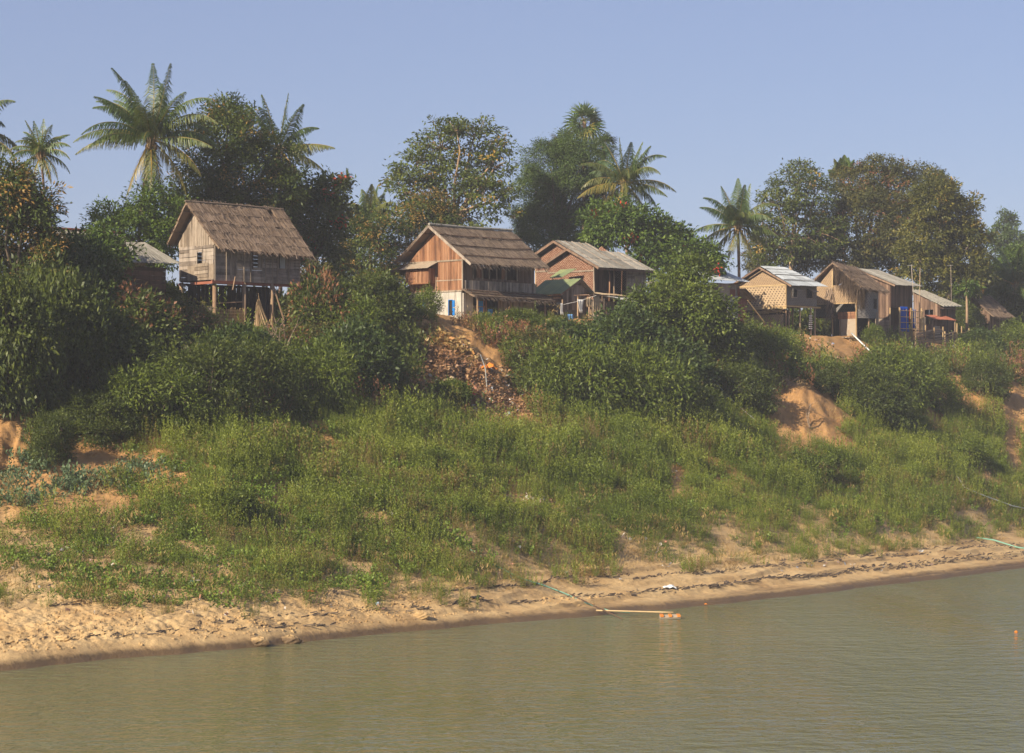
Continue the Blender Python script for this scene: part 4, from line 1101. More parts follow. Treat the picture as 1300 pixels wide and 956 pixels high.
    cloth('hanging_cloth', 'white cloth tapering to a point, hung on the washing line', 'washing', P(737, 380.3, 154.0), .55, .85, 'white_cloth', .6, .3, group=grp)
    cloth('hanging_cloth', 'short tan cloth on the washing line just left of the porch frame', 'washing', P(747, 378, 154.3), .42, .6, 'tan_cloth', .6, .9, group=grp)
    cloth('hanging_cloth', 'long tan sacking hung inside the porch frame', 'washing', P(757, 375.5, 155.4), .6, 1.15, 'tan_cloth', .7, .95)
    cloth('hanging_shirt', 'black and white shirt hanging beside the end of the thatched awning', 'washing', P(709.5, 384, 153.4), .38, .8, 'black_cloth', .5, 1.0, group=grp)
    o = cloth('white_sleeve', '', '', P(713, 385, 153.35), .16, .75, 'white_cloth', .5, 1.3)
    sh = bpy.data.objects['hanging_shirt']; del o['label']; del o['category']; o.parent = sh; o.location = tuple(Vector(o.location) - Vector(sh.location)); o.rotation_euler = (0, 0, 0)
    cloth('blue_trousers', 'light blue garment hung low among the bushes under the washing line', 'washing', P(724, 399, 153.0), .42, .72, 'light_blue', .4, 1.15, .07)
    # ---- green roofed shack: gable turned to the right
    h = House('green_roof_shack', 'small shack with faded green sheet roof tucked behind the end of the two-storey house', 681, 157.2, 14.6, -40, 2.2, 2.6, 'shack'); R = h.root
    zw, zr = 2.35, 3.0
    f = MB(); hboards(f, h.side('front'), 0, 2.2, -1, 2.2, .2); f.build('long_wall', 'plank_dark', R)
    f = MB(); vboards(f, h.side('end'), 0, 2.6, -1, lambda u: 2.1 + .45 * min(u, 1.3), .2); f.build('gable_wall', 'plank_grey', R)
    f = MB(); panel(f, lambda u, v, w: (2.2 + .04 + w, u, v), .3, 2.2, -.8, 1.0); f.build('matting', 'weave_grey', R)
    f = MB(); vboards(f, h.side('back'), 0, 2.2, -1, 2.2, .2); f.build('back_wall', 'plank_dark', R)
    sheet_roof(R, (-.3, 1.35, 3.05), (2.75, 1.35, 3.05), (2.5, -.45, 2.0), (-.3, -.45, 2.02), 'green_sheet', 'roof', 4, 1, .2, .015)
    sheet_roof(R, (-.3, 1.35, 3.05), (2.75, 1.35, 3.05), (2.6, 3.0, 2.1), (-.3, 3.0, 2.1), 'metal_old', 'roof', 4, 1, .2, .015)
    MB().beam((2.7, 1.35, 2.98), (2.45, -.45, 1.95), .05, .12).build('barge_board', 'plank_brown', R)
    h = House('yellow_roof_lean_to', 'small yellow-green sheet lean-to roof against the red woven gable, above the green-roofed shack', 703, 160.2, 14.8, -40, 1.2, 1.0, 'lean-to'); R = h.root
    sheet_roof(R, (-.1, .9, 3.72), (1.3, .9, 3.72), (.9, -.2, 3.1), (-.2, -.2, 3.1), 'green_sheet', 'roof', 2, 1, .2, .012); posts(R, [(0, -.1), (.9, -.1), (0, .8), (1.1, .8)], -1, 3.1, .05)

    # ---- 4: little shed behind the bushes
    h = House('low_shed', 'low shed with grey boarded roof edge showing between the woven house and the big bush', 838, 170, 14.8, 46, 2.6, 2.2, 'shed'); R = h.root
    f = MB(); hboards(f, h.side('front'), 0, 2.6, -.5, 2.6, .2); hboards(f, h.side('gable'), 0, 2.2, -.5, 2.6, .2); hboards(f, h.side('end'), 0, 2.2, -.5, 2.6, .2); f.build('wall', 'plank_grey', R)
    sheet_roof(R, (-.6, 1.2, 3.45), (2.6, 1.2, 3.5), (2.9, -.4, 2.65), (-.5, -.4, 2.65), 'metal_old', 'roof', 4, 1, .2, .015)

    # ---- 5: metal roofed shack, half hidden
    h = House('sheet_metal_shack', 'shack of grey and rusty sheets with pale metal roof behind the big bushy tree', 916, 172, 14.7, 46, 2.0, 3.4, 'shack'); R = h.root
    f = MB(); vboards(f, h.side('front'), -1.6, 2.0, -.8, 3.5, .4, jit=.03); f.build('long_wall', 'plank_grey', R)
    f = MB(); vboards(f, h.side('end'), 0, 3.4, -.8, 3.6, .3); f.build('end_wall', 'rust', R)
    f = MB()
    for k, (u, mt) in enumerate(((.6, .9), (1.02, .3), (1.42, .6))): hexm(f, h.side('front'), u, u + .38, .4, 2.3 + .15 * k, .4, 2.3 + .15 * k, .06, .09, mt)
    f.build('metal_panel', 'metal', R)
    f = MB(); hexm(f, h.side('front'), 1.8, 2.0, .6, 3.2, .6, 3.2, .05, .09); hexm(f, h.side('front'), .9, 1.5, 2.6, 3.1, 2.6, 3.1, .05, .08); f.build('rust_panel', 'rust', R)
    sheet_roof(R, (-2.6, 1.7, 4.75), (1.35, 1.7, 4.75), (2.4, -.7, 3.65), (-2.6, -.7, 3.65), 'metal_white', 'roof', 5, 1, .2, .015)
    sheet_roof(R, (-2.6, 1.7, 4.75), (1.35, 1.7, 4.75), (2.0, 3.8, 3.8), (-2.6, 3.8, 3.8), 'metal_old', 'roof', 5, 1, .2, .015)
    sheet_roof(R, (1.95, 1.0, 3.2), (1.95, -.6, 3.15), (3.2, -.7, 2.3), (3.2, .8, 2.33), 'metal_old', 'side_roof', 3, 1, .2, .015)
    MB().beam((1.95, -.62, 3.12), (3.2, -.72, 2.27), .06, .14).build('barge_board', 'plank_dark', R)
    f = MB(); vboards(f, h.side('front'), 2.05, 2.9, -.3, 2.45, .18); f.build('side_wall', 'rust', R)
    MB().tube([(2.1, -.75, 2.3), (3.9, -.9, .75)], .045, 6).build('pole', 'bamboo', R)
    # ---- 6: tan woven stilt house
    h = House('woven_stilt_house', 'tan woven bamboo house on stilts with a pale sheet metal roof', 998, 178, 14.5, 46, 3.8, 4.4, group='houses on the bank'); R = h.root
    L, W, zf, zw, zr = 3.8, 4.4, 2.4, 4.2, 5.25
    g = MB(); panel(g, h.side('gable'), 0, W, zf - .1, 3.9, (), .03); g.build('gable_wall', 'weave_tan', R)
    g = MB(); panel(g, h.side('gable'), 0, W, 3.92, gtop(W, zw, zr, .04), (), .03, (W / 2,)); g.build('gable_matting', 'weave_pale', R)
    g = MB(); hexm(g, h.side('gable'), 0, W, 3.86, 3.94, 3.86, 3.94, .03, .07); hexm(g, h.side('gable'), -.06, 0, zf - .15, zw, zf - .15, zw, -.02, .06); hexm(g, h.side('gable'), 0, W, zf - .18, zf - .08, zf - .18, zf - .08, .0, .08); g.build('wall_trim', 'bamboo', R)
    f = MB(); hs = [(.6, 1.3, 3.0, 3.75), (2.5, 3.2, 3.0, 3.75)]; panel(f, h.side('front'), 0, 3.8, zf, zw - .1, hs, .03); f.build('long_wall', 'weave_grey', R)
    for (u0, u1, v0, v1) in hs:
        w_ = window(R, h.side('front'), u0, u1, v0, v1, 'plank_grey')
        MB().hexa([(u0, -.04, v1), (u1, -.04, v1), (u1, -.04, v1 - .03), (u0, -.04, v1 - .03), (u0 + .05, -.65, v1 - .28), (u1 + .05, -.65, v1 - .28), (u1 + .05, -.65, v1 - .31), (u0 + .05, -.65, v1 - .31)]).build('shutter', 'plank_grey', w_)
    f = MB(); panel(f, h.side('end'), 0, W, zf, gtop(W, zw, zr, .05), (), .03, (W / 2,)); panel(f, h.side('back'), 0, L, zf, zw); f.build('back_wall', 'weave_grey', R)
    room(R, .02, L, .02, W, zf, zw)
    posts(R, [(.05, .05), (.5, .1), (1.75, .05), (3.1, .05), (3.75, .1), (.05, 2.2), (.05, 4.3), (3.7, 2.2), (2, 2.4)], -1.3, zf, .075)
    f = MB(); f.box(-.1, 4.2, -.1, .0, zf - .16, zf - .04); f.box(-.1, 0, -.1, W, zf - .3, zf - .19); f.build('floor_beam', 'bamboo', R)
    f = MB(); 
    for k in range(26): f.beam((-.25 + random.uniform(-.3, .3), random.uniform(-.3, 3), 1.75 + random.uniform(0, .4)), (-.2 + random.uniform(-.2, .5), random.uniform(0, 4), 1.75 + random.uniform(0, .4)), .05)
    f.build('stored_sticks', 'bamboo', R)
    f = MB(); panel(f, lambda u, v, w: (-.05 - w, u, v), .2, 3.6, -.8, 1.7); f.build('lower_matting', 'weave_pale', R)
    f = MB(); vboards(f, lambda u, v, w: (u, 3.9 + w, v), -.4, 5.6, -1.5, zf - .1, .3, gap=.004); f.build('underfloor_shade_boards', 'dark', R)  # added near-black boards: painted shade closing the view beneath the house
    A, B, C, D = (-.45, 2.2, zr + .08), (2.6, 2.2, zr + .12), (4.3, -.75, 3.86), (-.2, -.65, 3.82)
    rr = sheet_roof(R, A, B, C, D, 'metal_white', 'roof', 5, 3, .2, .014)
    sheet_roof(R, A, B, (4.2, W + .5, 4.1), (-.45, W + .6, 4.0), 'metal_old', 'roof', 4, 2, .2, .012)
    e = MB(); e.beam((-.47, 2.2, zr + .02), (-.22, -.65, 3.77), .05, .13); e.beam((-.47, 2.2, zr + .02), (-.47, W + .6, 3.95), .05, .13); e.build('barge_board', 'plank_brown', rr)
    for k in range(3):
        t = (k + .6) / 3.4; MB().beam(V3(A).lerp(V3(D), t) + Vector((0, 0, .1)), V3(B).lerp(V3(C), t) + Vector((0, 0, .1)), .05).build('roof_batten', 'plank_grey', rr)
    # striped cloth below it
    p = np.array(R.location) + np.array([2.05, 2.15, 1.75])
    t = cloth('striped_cloth', 'dark cloth with pale stripes hanging in the shade under the tan woven stilt house', 'cloth', p, .42, 1.25, 'black_cloth', .8)
    s = MB()
    for k in range(7): s.box(-.2, .2, -.1, -.075, -.15 - k * .16, -.08 - k * .16)
    s.build('stripes', 'white_cloth', t)
    # ---- 7: tattered thatched hut
    h = House('tattered_hut', 'tattered thatched hut with hole in its gable and round grey woven side room', 1087, 182, 14.5, 46, 2.9, 4.0, 'hut', 'houses on the bank'); R = h.root
    L, W, zf, zw, zr = 2.9, 4.0, 1.75, 4.1, 5.8
    g = MB(); panel(g, h.side('gable'), 0, W, 2.75, lambda u: min(gtop(W, zw - .2, zr, .1)(u), 4.15 if u < 2.2 else 9), [], .03, (.3, 2.19, 2.2, 2.9)); g.build('gable_wall', 'weave_pale', R)
    g = MB(); panel(g, h.side('gable'), .0, 1.4, .2, 1.5, (), .05); g.build('tin_panel', 'tin', R)
    g = MB(); hboards(g, h.side('gable'), 0, 1.7, 1.5, 2.05, .2, th=.05); g.build('lower_boards', 'plank_red', R)
    g = MB(); hexm(g, h.side('gable'), 2.15, 2.25, -.4, 5.3, -.4, 5.2, .03, .09); hexm(g, h.side('gable'), -.08, 0, -.4, 3.9, -.4, 3.9, -.02, .08); hexm(g, h.side('gable'), 0, W, 2.68, 2.75, 2.68, 2.75, .0, .08); hexm(g, h.side('gable'), 0, 3.9, .02, .12, .02, .12, -.05, .12); g.build('wall_trim', 'bamboo', R)
    f = MB(); m = h.side('front'); n = 9
    for k in range(n):  # round bulging woven side
        a0, a1 = k / n, (k + 1) / n
        b0, b1 = .45 * math.sin(math.pi * a0), .45 * math.sin(math.pi * a1)
        z0 = 1.55
        for (v0, v1) in ((z0, 2.3), (2.3, 3.1), (3.1, 3.8)):
            if v0 == 2.3 and k in (1, 5, 6): continue
            f.hexa([m(L * a0, v0, b0), m(L * a1, v0, b1), m(L * a1, v0, b1 + .03), m(L * a0, v0, b0 + .03), m(L * a0, v1, b0), m(L * a1, v1, b1), m(L * a1, v1, b1 + .03), m(L * a0, v1, b0 + .03)], .5)
    f.build('round_wall', 'weave_grey', R)
    f = MB(); panel(f, h.side('end'), 0, W, zf, gtop(W, zw, zr, .1), (), .03, (W / 2,)); panel(f, h.side('back'), 0, L, zf, zw); f.build('back_wall', 'weave_grey', R)
    room(R, .02, L, .02, W, zf, zw)
    posts(R, [(0, 0), (.1, 1.6), (.05, W), (2.2, -.35), (2.85, .0), (1.2, -.3), (2.8, 3.8)], -1.8, zf + .3, .07)
    f = MB(); vboards(f, lambda u, v, w: (2.2 + w, u, v), -.2, 4, -1.6, 1.9, .3, gap=.004); f.build('underfloor_shade_boards', 'dark', R)  # shade behind the stilts, put in as near-black boards
    A, B, C, D = (-.35, 2.0, zr + .1), (3.1, 2.0, zr - .25), (3.3, -.75, 3.6), (-.1, -.5, 3.9)
    rr = thatch_roof(R, A, B, C, D, 'thatch', 'roof', 4, dens=120, fringe=.5, strand=.9, edge_rag=.5)
    thatch_roof(R, A, B, (3.1, W + .5, 4.1), (-.35, W + .5, 4.1), 'thatch', 'roof', 3, dens=20, edge_rag=.3)
    s = MB()
    for i in range(900):
        t = random.uniform(.15, 1.05); p = V3(A).lerp(V3(D), t) + Vector((random.uniform(-.1, .9) - .15, random.uniform(-.2, .3), random.uniform(-.2, .1)))
        ln = random.uniform(.4, 1.8); e = p + Vector((random.uniform(-.3, .25), random.uniform(-.2, .25), -ln)); w = Vector((.022, .022, 0))
        s.quad(p - w, p + w, e + w * .4, e - w * .4)
    for i in range(120):
        p = Vector((-.12, random.uniform(2.1, 2.7), random.uniform(2.2, 4))); e = p + Vector((random.uniform(-.3, .0), random.uniform(-.4, .4), -random.uniform(.3, 1.2))); w = Vector((.0, .03, 0)); s.quad(p - w, p + w, e + w * .4, e - w * .4)
    s.build('loose_straw', 'thatch', rr)
    f = MB()
    for k in range(16): f.box(-1.5, .9, -.5 + k * .27, -.27 + k * .27, .0, .05)
    f.build('platform', 'plank_pale', R)
    for (x, y) in ((-1.3, -.35), (-1.3, 1.2), (.7, -.4), (-1.3, 3.4)): MB().tube([(x, y, -2.2), (x, y, 0)], .065, 6).build('platform_post', 'post', R)
    for (a, b) in (((-1.3, 1.0, -.1), (-1.35, .0, -1.3)),): MB().tube([a, b], .04, 6).build('brace', 'post', R)
    # ---- 8: dark plank house with blue tarp
    h = House('plank_house', 'tall dark brown plank house with sloping grey sheet roof and blue curtain', 1130, 190, 14.5, 46, 3.1, 2.9, group='houses on the bank'); R = h.root
    L, W = 3.1, 2.9
    g = MB(); vboards(g, h.side('gable'), 0, W, 1.9, lambda u: 4.55 + 1.2 * u / W, .2); g.build('gable_wall', 'plank_brown', R)
    f = MB(); vboards(f, h.side('front'), 0, L, 2.75, 4.6, .2); f.build('long_wall', 'plank_dark', R)
    f = MB(); vboards(f, h.side('back'), 0, L, 1.4, 5.7, .2); vboards(f, h.side('end'), 0, W, 1.4, lambda u: 4.5 + 1.2 * u / W, .2); vboards(f, lambda u, v, w: (u, 1.4 + w, v), 0, L, -.3, 2.8, .2); f.build('back_wall', 'plank_dark', R)
    room(R, .02, L, -.6, W, .95, 3); posts(R, [(0, 0), (0, W), (L, 0), (1.5, 0), (L, W), (0, -.9), (1.6, -.9), (L, -.9)], -1.8, 2.7, .06, 'bamboo')
    f = MB(); hboards(f, h.side('gable'), .0, 1.6, .2, 1.85, .25, th=.04); f.build('lower_boards', 'plank_pale', R)
    f = MB(); panel(f, lambda u, v, w: (u, -.95 - w, v), -.1, 1.25, -.35, .75, (), .04); f.build('matting_panel', 'weave_pale', R)
    A, B, C, D = (-.35, W + .2, 5.95), (L - .35, W + .2, 5.95), (L + .65, -.6, 4.5), (-.15, -.6, 4.5)
    rr = sheet_roof(R, A, B, C, D, 'metal_old', 'roof', 5, 1, .2, .012); e = MB(); e.beam((-.37, W + .2, 5.88), (-.17, -.6, 4.43), .06, .14); e.build('barge_board', 'plank_brown', rr)
    f = MB()
    for v in (1.0, 1.5, 1.95, 2.45): f.tube([(-.1, -.95, v), (L + .4, -.95, v + random.uniform(-.04, .04))], .028, 5)
    for u in (.05, .9, 1.7, 2.5, 3.2): f.tube([(u, -.95, .2), (u, -.95, random.uniform(2.3, 2.6))], .03, 5)
    f.build('balcony_rail', 'bamboo', R)
    loc = Vector(R.location); rot = Matrix.Rotation(math.radians(46), 3, 'Z')
    def loc8(x, y, z): return loc + rot @ Vector((x, y, z))
    cloth('blue_curtain', 'bright blue tarpaulin curtain hung behind the bamboo rail of the dark plank house', 'curtain', loc8(.95, -.7, 2.78), 1.15, 2.0, 'blue_cloth', math.radians(46), 1.0, .09)
    cloth('hanging_sheet', 'dark blue cloth hung at the right end of the same bamboo rail', 'washing', loc8(2.35, -.72, 2.6), .4, 1.5, 'blue_cloth', math.radians(46), 1, .05)
    cloth('hanging_sheet', 'small dull red cloth hung between the two blue ones on the bamboo rail', 'washing', loc8(1.75, -.74, 2.6), .28, 1.0, 'red_cloth', math.radians(46), 1, .05)
    cloth('hanging_sheet', 'tan mat hung at the end of the balcony beside the antenna pole', 'washing', loc8(3.3, -.9, 2.0), .6, 1.2, 'tan_cloth', math.radians(30), 1, .03)
    # ---- 9: striped roof hut
    h = House('striped_roof_hut', 'low hut with striped board roof right of the tall dark plank house', 1193, 198, 15.0, 46, 2.3, 2.6, 'hut', 'houses on the bank'); R = h.root
    f = MB(); vboards(f, h.side('gable'), 0, 2.6, -.5, lambda u: 2.75 + 1.1 * u / 2.6, .2, [(.6, 1.5, 1.2, 2.4)]); f.build('gable_wall', 'plank_brown', R)
    f = MB(); vboards(f, h.side('front'), 0, 2.3, -.5, 2.7, .2); vboards(f, h.side('back'), 0, 2.3, -.5, 3.9, .2); vboards(f, h.side('end'), 0, 2.6, -.5, 2.7, .2); f.build('wall', 'plank_dark', R); room(R, 0, 2.3, .02, 2.6, .2, 3)
    rr = MB(); A, B, C, D = map(V3, ((-.3, 2.8, 4.1), (1.9, 2.8, 4.1), (2.7, -.5, 2.68), (-.1, -.5, 2.6)))
    for k in range(11):
        s0, s1 = k / 11, (k + .78) / 11
        a, b, c, d = bil(A, B, C, D, s0, 0), bil(A, B, C, D, s1, 0), bil(A, B, C, D, s1, 1), bil(A, B, C, D, s0, 1); o_ = Vector((0, 0, .05 if k % 2 else .09))
        rr.hexa([a, b, c, d, a + o_, b + o_, c + o_, d + o_], .9 if k % 2 else .5)
    rr.build('roof', 'metal_old', R)
    f = MB(); a, b, c, d = map(V3, ((-.3, .0, 2.58), (1.9, .0, 2.58), (1.9, -.6, 2.44), (-.3, -.6, 2.44))); o_ = Vector((0, 0, -.05)); f.hexa([a + o_, b + o_, c + o_, d + o_, a, b, c, d], .1); f.build('roof_underlay', 'plank_dark', R)
    sheet_roof(R, (-1.1, .9, 1.9), (.9, .1, 1.9), (1.0, -1.0, 1.45), (-1.2, -.2, 1.5), 'rust', 'awning', 3, 1, .2, .015)
    posts(R, [(-1.0, 0.0), (.9, -.9)], -1, 1.5, .045)
    f = MB(); hboards(f, lambda u, v, w: (-.9 + u, .0 - w, v), 0, 1.2, -.5, 1.0, .2); f.build('porch_boards', 'tin', R)
    # ---- 10: far thatched hut
    h = House('thatched_hut', 'small brown thatched hut, rightmost on the bank, beside a heap of brown brush', 1256, 208, 15.2, 46, 2.6, 3.4, 'hut', 'houses on the bank'); R = h.root
    f = MB(); vboards(f, h.side('gable'), 0, 3.4, -.5, gtop(3.4, 2.3, 3.75, .05), .22, [(1.1, 1.7, 0, 1.7)]); vboards(f, h.side('front'), 0, 2.6, -.5, 2.2, .22); vboards(f, h.side('end'), 0, 3.4, -.5, gtop(3.4, 2.3, 3.75, .05), .22); f.build('wall', 'plank_brown', R)
    d = MB(); vboards(d, h.side('gable'), 1.1, 1.7, -.2, 1.7, .2, th=.02); d.build('door', 'plank_red', R)
    thatch_roof(R, (-.5, 1.7, 3.9), (2.9, 1.7, 3.9), (3.0, -.7, 1.9), (-.4, -.7, 1.9), 'thatch', 'roof', 3, dens=45); thatch_roof(R, (-.5, 1.7, 3.9), (2.9, 1.7, 3.9), (3, 4.0, 2.1), (-.4, 4.0, 2.1), 'thatch', 'roof', 3, dens=12)
    # ---- 0: hidden houses at far left
    h = House('grey_roof_house', 'house almost hidden in the trees at the far left, only its grey sheet roof showing', 122, 141, 14.0, 46, 5.0, 4.6, group='houses on the bank'); R = h.root
    f = MB(); hboards(f, h.side('front'), -2.0, 5, 0, 4.2, .25); vboards(f, h.side('gable'), 0, 4.6, 0, 4.2, .25); vboards(f, h.side('back'), 0, 5, 0, 4.2, .3); vboards(f, h.side('end'), 0, 4.6, 0, 4.2, .3); f.build('wall', 'plank_grey', R)
    rr = sheet_roof(R, (-2.0, 2.3, 5.75), (3.6, 2.3, 5.75), (5.0, -.9, 4.15), (-1.4, -.9, 4.15), 'metal_old', 'roof', 7, 2, .16, .015); sheet_roof(R, (-2.0, 2.3, 5.75), (3.6, 2.3, 5.75), (5, 5.2, 4.3), (-2.0, 5.2, 4.3), 'metal_old', 'roof', 7, 2, .16, .015)
    MB().tube([(-2.0, 2.3, 5.86), (3.6, 2.3, 5.86)], .1, 6).build('ridge_cap', 'rust', rr)
    h = House('sheet_roof_shed', 'shed with pale triangular sheet roof poking out of bushes left of the stilt house', 168, 128.5, 13.9, 44, 1.9, 1.8, 'shed'); R = h.root
    f = MB(); hboards(f, h.side('front'), 0, 2.2, -.5, 2.9, .25); hboards(f, h.side('gable'), 0, 1.8, -.5, 2.9, .25); hboards(f, h.side('end'), 0, 1.8, -.5, 2.9, .25); f.build('wall', 'plank_dark', R)
    sheet_roof(R, (.3, 1.1, 4.25), (1.6, 1.1, 4.3), (2.9, -.5, 3.1), (-.5, -.4, 3.05), 'metal_old', 'roof', 4, 1, .16, .015)
    sheet_roof(R, (.3, 1.1, 4.25), (1.6, 1.1, 4.3), (2.6, 2.4, 3.1), (-.5, 2.4, 3.05), 'metal_old', 'roof', 4, 1, .16, .015)
# ------------------------------------------------------------------ the place
def build_trees():
    tree('mango_tree', 'tall mango tree with many orange flower sprays at the left edge', 'tree', 119, 15,
         [(8, 240, 40), (42, 262, 30), (15, 285, 45), (-30, 270, 60), (48, 300, 28), (22, 335, 42), (55, 345, 26), (-20, 340, 45), (66, 318, 14)], 'lf_mango', flower=.42, trunk=.22, twigs=30, ll=.2)
    tree('leafy_tree', 'dark leafy tree between the tall coconut palm and the grey plank stilt house', 'tree', 139, 165,
         [(195, 265, 30), (140, 283, 24), (168, 300, 32), (215, 290, 20), (205, 310, 30), (178, 262, 16), (226, 266, 12)], 'lf_broad', ll=.2, lw=.08, trunk=.2, dens=1.9)
    tree('leafy_tree', 'small leafy tree in front of the half-hidden grey roof at the far left', 'tree', 127, 120,
         [(112, 306, 20), (122, 335, 28), (92, 335, 20), (150, 328, 18), (135, 300, 16)], 'lf_broad', ll=.2, lw=.08, trunk=.12, dens=1.7)
    tree('mango_tree', 'large rounded mango tree rising right behind the grey plank stilt house', 'tree', 147, 295,
         [(288, 172, 38), (268, 212, 42), (310, 222, 48), (340, 205, 34), (248, 252, 36), (332, 258, 42), (292, 145, 20), (362, 240, 26), (275, 262, 36), (238, 285, 20), (272, 158, 14)], 'lf_mango', flower=.14, trunk=.3, dens=2.0)
    tree('flame_tree', 'tree with bright red flower clusters beside the roof of the grey stilt house', 'tree', 150, 390,
         [(393, 248, 27), (424, 242, 18), (400, 282, 34), (378, 308, 27), (430, 268, 16), (410, 318, 28), (372, 268, 18), (440, 236, 7)], 'lf_red', flower=.07, trunk=.17, ll=.24, lw=.11, dens=1.7)
    tree('mango_tree', 'rusty orange flowering mango tree between the stilt house and the two-storey house', 'tree', 165, 470,
         [(452, 300, 26), (486, 296, 24), (470, 328, 34), (440, 340, 26), (500, 332, 22), (462, 282, 16), (450, 372, 30), (488, 366, 28)], 'lf_mango', flower=.3, trunk=.2, dens=1.9)
    tree('spreading_tree', 'tall open-crowned tree with yellowing leaves standing behind the two-storey house', 'tree', 178, 585,
         [(560, 190, 34), (600, 178, 30), (528, 212, 25), (590, 222, 38), (628, 212, 22), (516, 244, 22), (558, 248, 34), (612, 256, 32), (640, 246, 15), (535, 272, 22), (505, 222, 9), (640, 184, 12), (580, 165, 14), (500, 228, 8), (590, 275, 26)], 'lf_airy', flower=.08, trunk=.3, dens=.86, per=27, ll=.25, lw=.11, cr=.62, twigs=170, inner=.12, keep=.85, flat=.42, barkm='post', depth=.8)
    tree('mango_tree', 'small mango tree in orange flower just behind the ridge of the two-storey house', 'tree', 166, 540,
         [(542, 275, 24), (522, 284, 18), (566, 282, 18), (552, 258, 14), (530, 300, 20)], 'lf_mango', flower=.55, trunk=.14, ll=.18)
    tree('feathery_tree', 'dense feathery dark green tree below the fan palms in the middle of the skyline', 'tree', 188, 705,
         [(700, 214, 34), (736, 210, 36), (680, 240, 24), (720, 252, 42), (682, 280, 28), (760, 238, 24), (700, 302, 30), (750, 288, 30), (668, 268, 12), (664, 300, 16), (720, 196, 20)], 'lf_feather', flower=0, trunk=.28, ll=.16, lw=.045, dens=2.6, per=52, cr=.5, droop=.45)
    tree('broadleaf_tree', 'glossy broad-leaved tree with a few red flowers behind the red woven houses', 'tree', 173, 800,
         [(764, 290, 24), (798, 288, 28), (834, 302, 28), (788, 270, 16), (862, 312, 22), (870, 330, 24), (896, 328, 20), (828, 330, 24), (850, 296, 10)], 'lf_broad', flower=.02, trunk=.2, ll=.25, lw=.12, dens=1.8)
    tree('bushy_tree', 'big dark bushy tree on the bank edge, between the red woven houses and metal shack', 'tree', 152, 862,
         [(860, 372, 30), (828, 392, 28), (886, 388, 30), (908, 404, 24), (850, 420, 36), (892, 430, 32), (816, 420, 22), (878, 346, 22), (840, 448, 26), (880, 455, 26), (925, 425, 18)], 'lf_bush2', trunk=.18, ll=.2, lw=.085, dens=2.0, droop=.25)
    tree('open_tree', 'thin-crowned green tree at the left end of the big grove on the right', 'tree', 213, 1005,
         [(1010, 236, 26), (988, 262, 26), (1034, 248, 24), (1000, 298, 30), (972, 312, 22), (1040, 296, 32), (1015, 216, 12), (968, 282, 12), (1030, 225, 12)], 'lf_airy', flower=.015, trunk=.26, ll=.25, lw=.11, dens=.9, per=27, twigs=150, cr=.62, keep=.85, flat=.45, barkm='post', depth=.8)
    tree('mango_tree', 'broad rust-tinged mango tree in the middle of the big grove on the right', 'tree', 217, 1110,
         [(1108, 234, 32), (1078, 240, 24), (1142, 246, 34), (1098, 280, 44), (1145, 298, 40), (1060, 292, 34), (1178, 236, 22), (1110, 212, 14), (1130, 218, 14), (1085, 320, 30), (1040, 318, 26), (1120, 330, 30), (970, 330, 24), (1005, 325, 26)], 'lf_rust', flower=.10, trunk=.35, ll=.22, lw=.09, dens=1.7, per=30)
    tree('golden_tree', 'tall golden-tinged tree at the right end of the big grove', 'tree', 208, 1200,
         [(1190, 254, 27), (1216, 274, 26), (1180, 300, 34), (1218, 320, 32), (1232, 350, 25), (1192, 350, 30), (1166, 330, 26), (1200, 236, 12), (1236, 298, 13), (1246, 326, 9)], 'lf_gold', flower=.06, trunk=.3, ll=.24, lw=.1, dens=1.7)
    tree('hazy_tree', 'pale hazy round tree far behind the others near the right edge', 'tree', 300, 1278,
         [(1278, 282, 13), (1270, 300, 15), (1288, 305, 15), (1280, 320, 18), (1300, 318, 16)], 'lf_feather', trunk=.3, ll=.3, lw=.14, dens=1.4, per=22)
    tree('leafy_tree', 'green tree filling the right edge behind the drooping palm', 'tree', 232, 1285,
         [(1258, 352, 22), (1292, 345, 26), (1276, 385, 30), (1304, 388, 26), (1250, 388, 18), (1310, 330, 18)], 'lf_broad', trunk=.2, ll=.24, lw=.11, dens=1.6)
    tree('leafy_tree', 'low green tree crown behind the tall bamboo poles, left of the far thatched hut', 'tree', 212, 1205,
         [(1205, 385, 18), (1225, 392, 14), (1185, 372, 14), (1240, 402, 14)], 'lf_bush2', trunk=.1, ll=.2, dens=1.8)
    # palms
    yb = .8
    coconut('tall coconut palm with wind-swept crown, standing clear against the sky on the left', 168, (191, 178), 141,
        [(-.55, .1, 1.0, .75, .95, 0), (-.25, -.2, 1.0, .45, 1.0, 0), (-.4, .4, .95, .6, .9, 0), (.12, .1, 1.0, .10, .95, 0), (.34, -.1, 1.0, .25, .95, 0), (.2, .4, 1.0, .3, .9, 0),
         (.75, -.2, .75, .85, 1.0, .15), (.9, .2, .5, .75, .95, 0), (.95, -.3, .15, .35, .85, .1), (-.9, -.2, .45, .6, 1.05, .1), (-.95, .2, .25, .5, 1.05, .3), (-.7, -.5, .3, .6, .9, 0), (-.8, .5, .6, .7, 1.0, 0),
         (-.35, -.2, -.75, .5, .8, .9), (-.1, .2, -1.0, .3, .75, .7), (.3, -.2, -.75, .4, .8, .8), (.55, .2, -.4, .6, .85, .6), (.15, -.4, -.8, .3, .75, .3), (.7, -.1, -.1, .6, .85, .4), (0, .9, .4, .7, .9, 0), (.1, -.9, .4, .8, .8, 0), (-.5, -.4, .8, .5, .95, 0), (-.15, -.5, 1, .35, .9, 0), (.5, -.4, .8, .6, .9, 0), (.6, .4, .6, .7, .95, 0), (-.6, -.5, .55, .75, 1, 0)] + more_fronds(5), L=4.7, wind=(-.12, 0, 0))
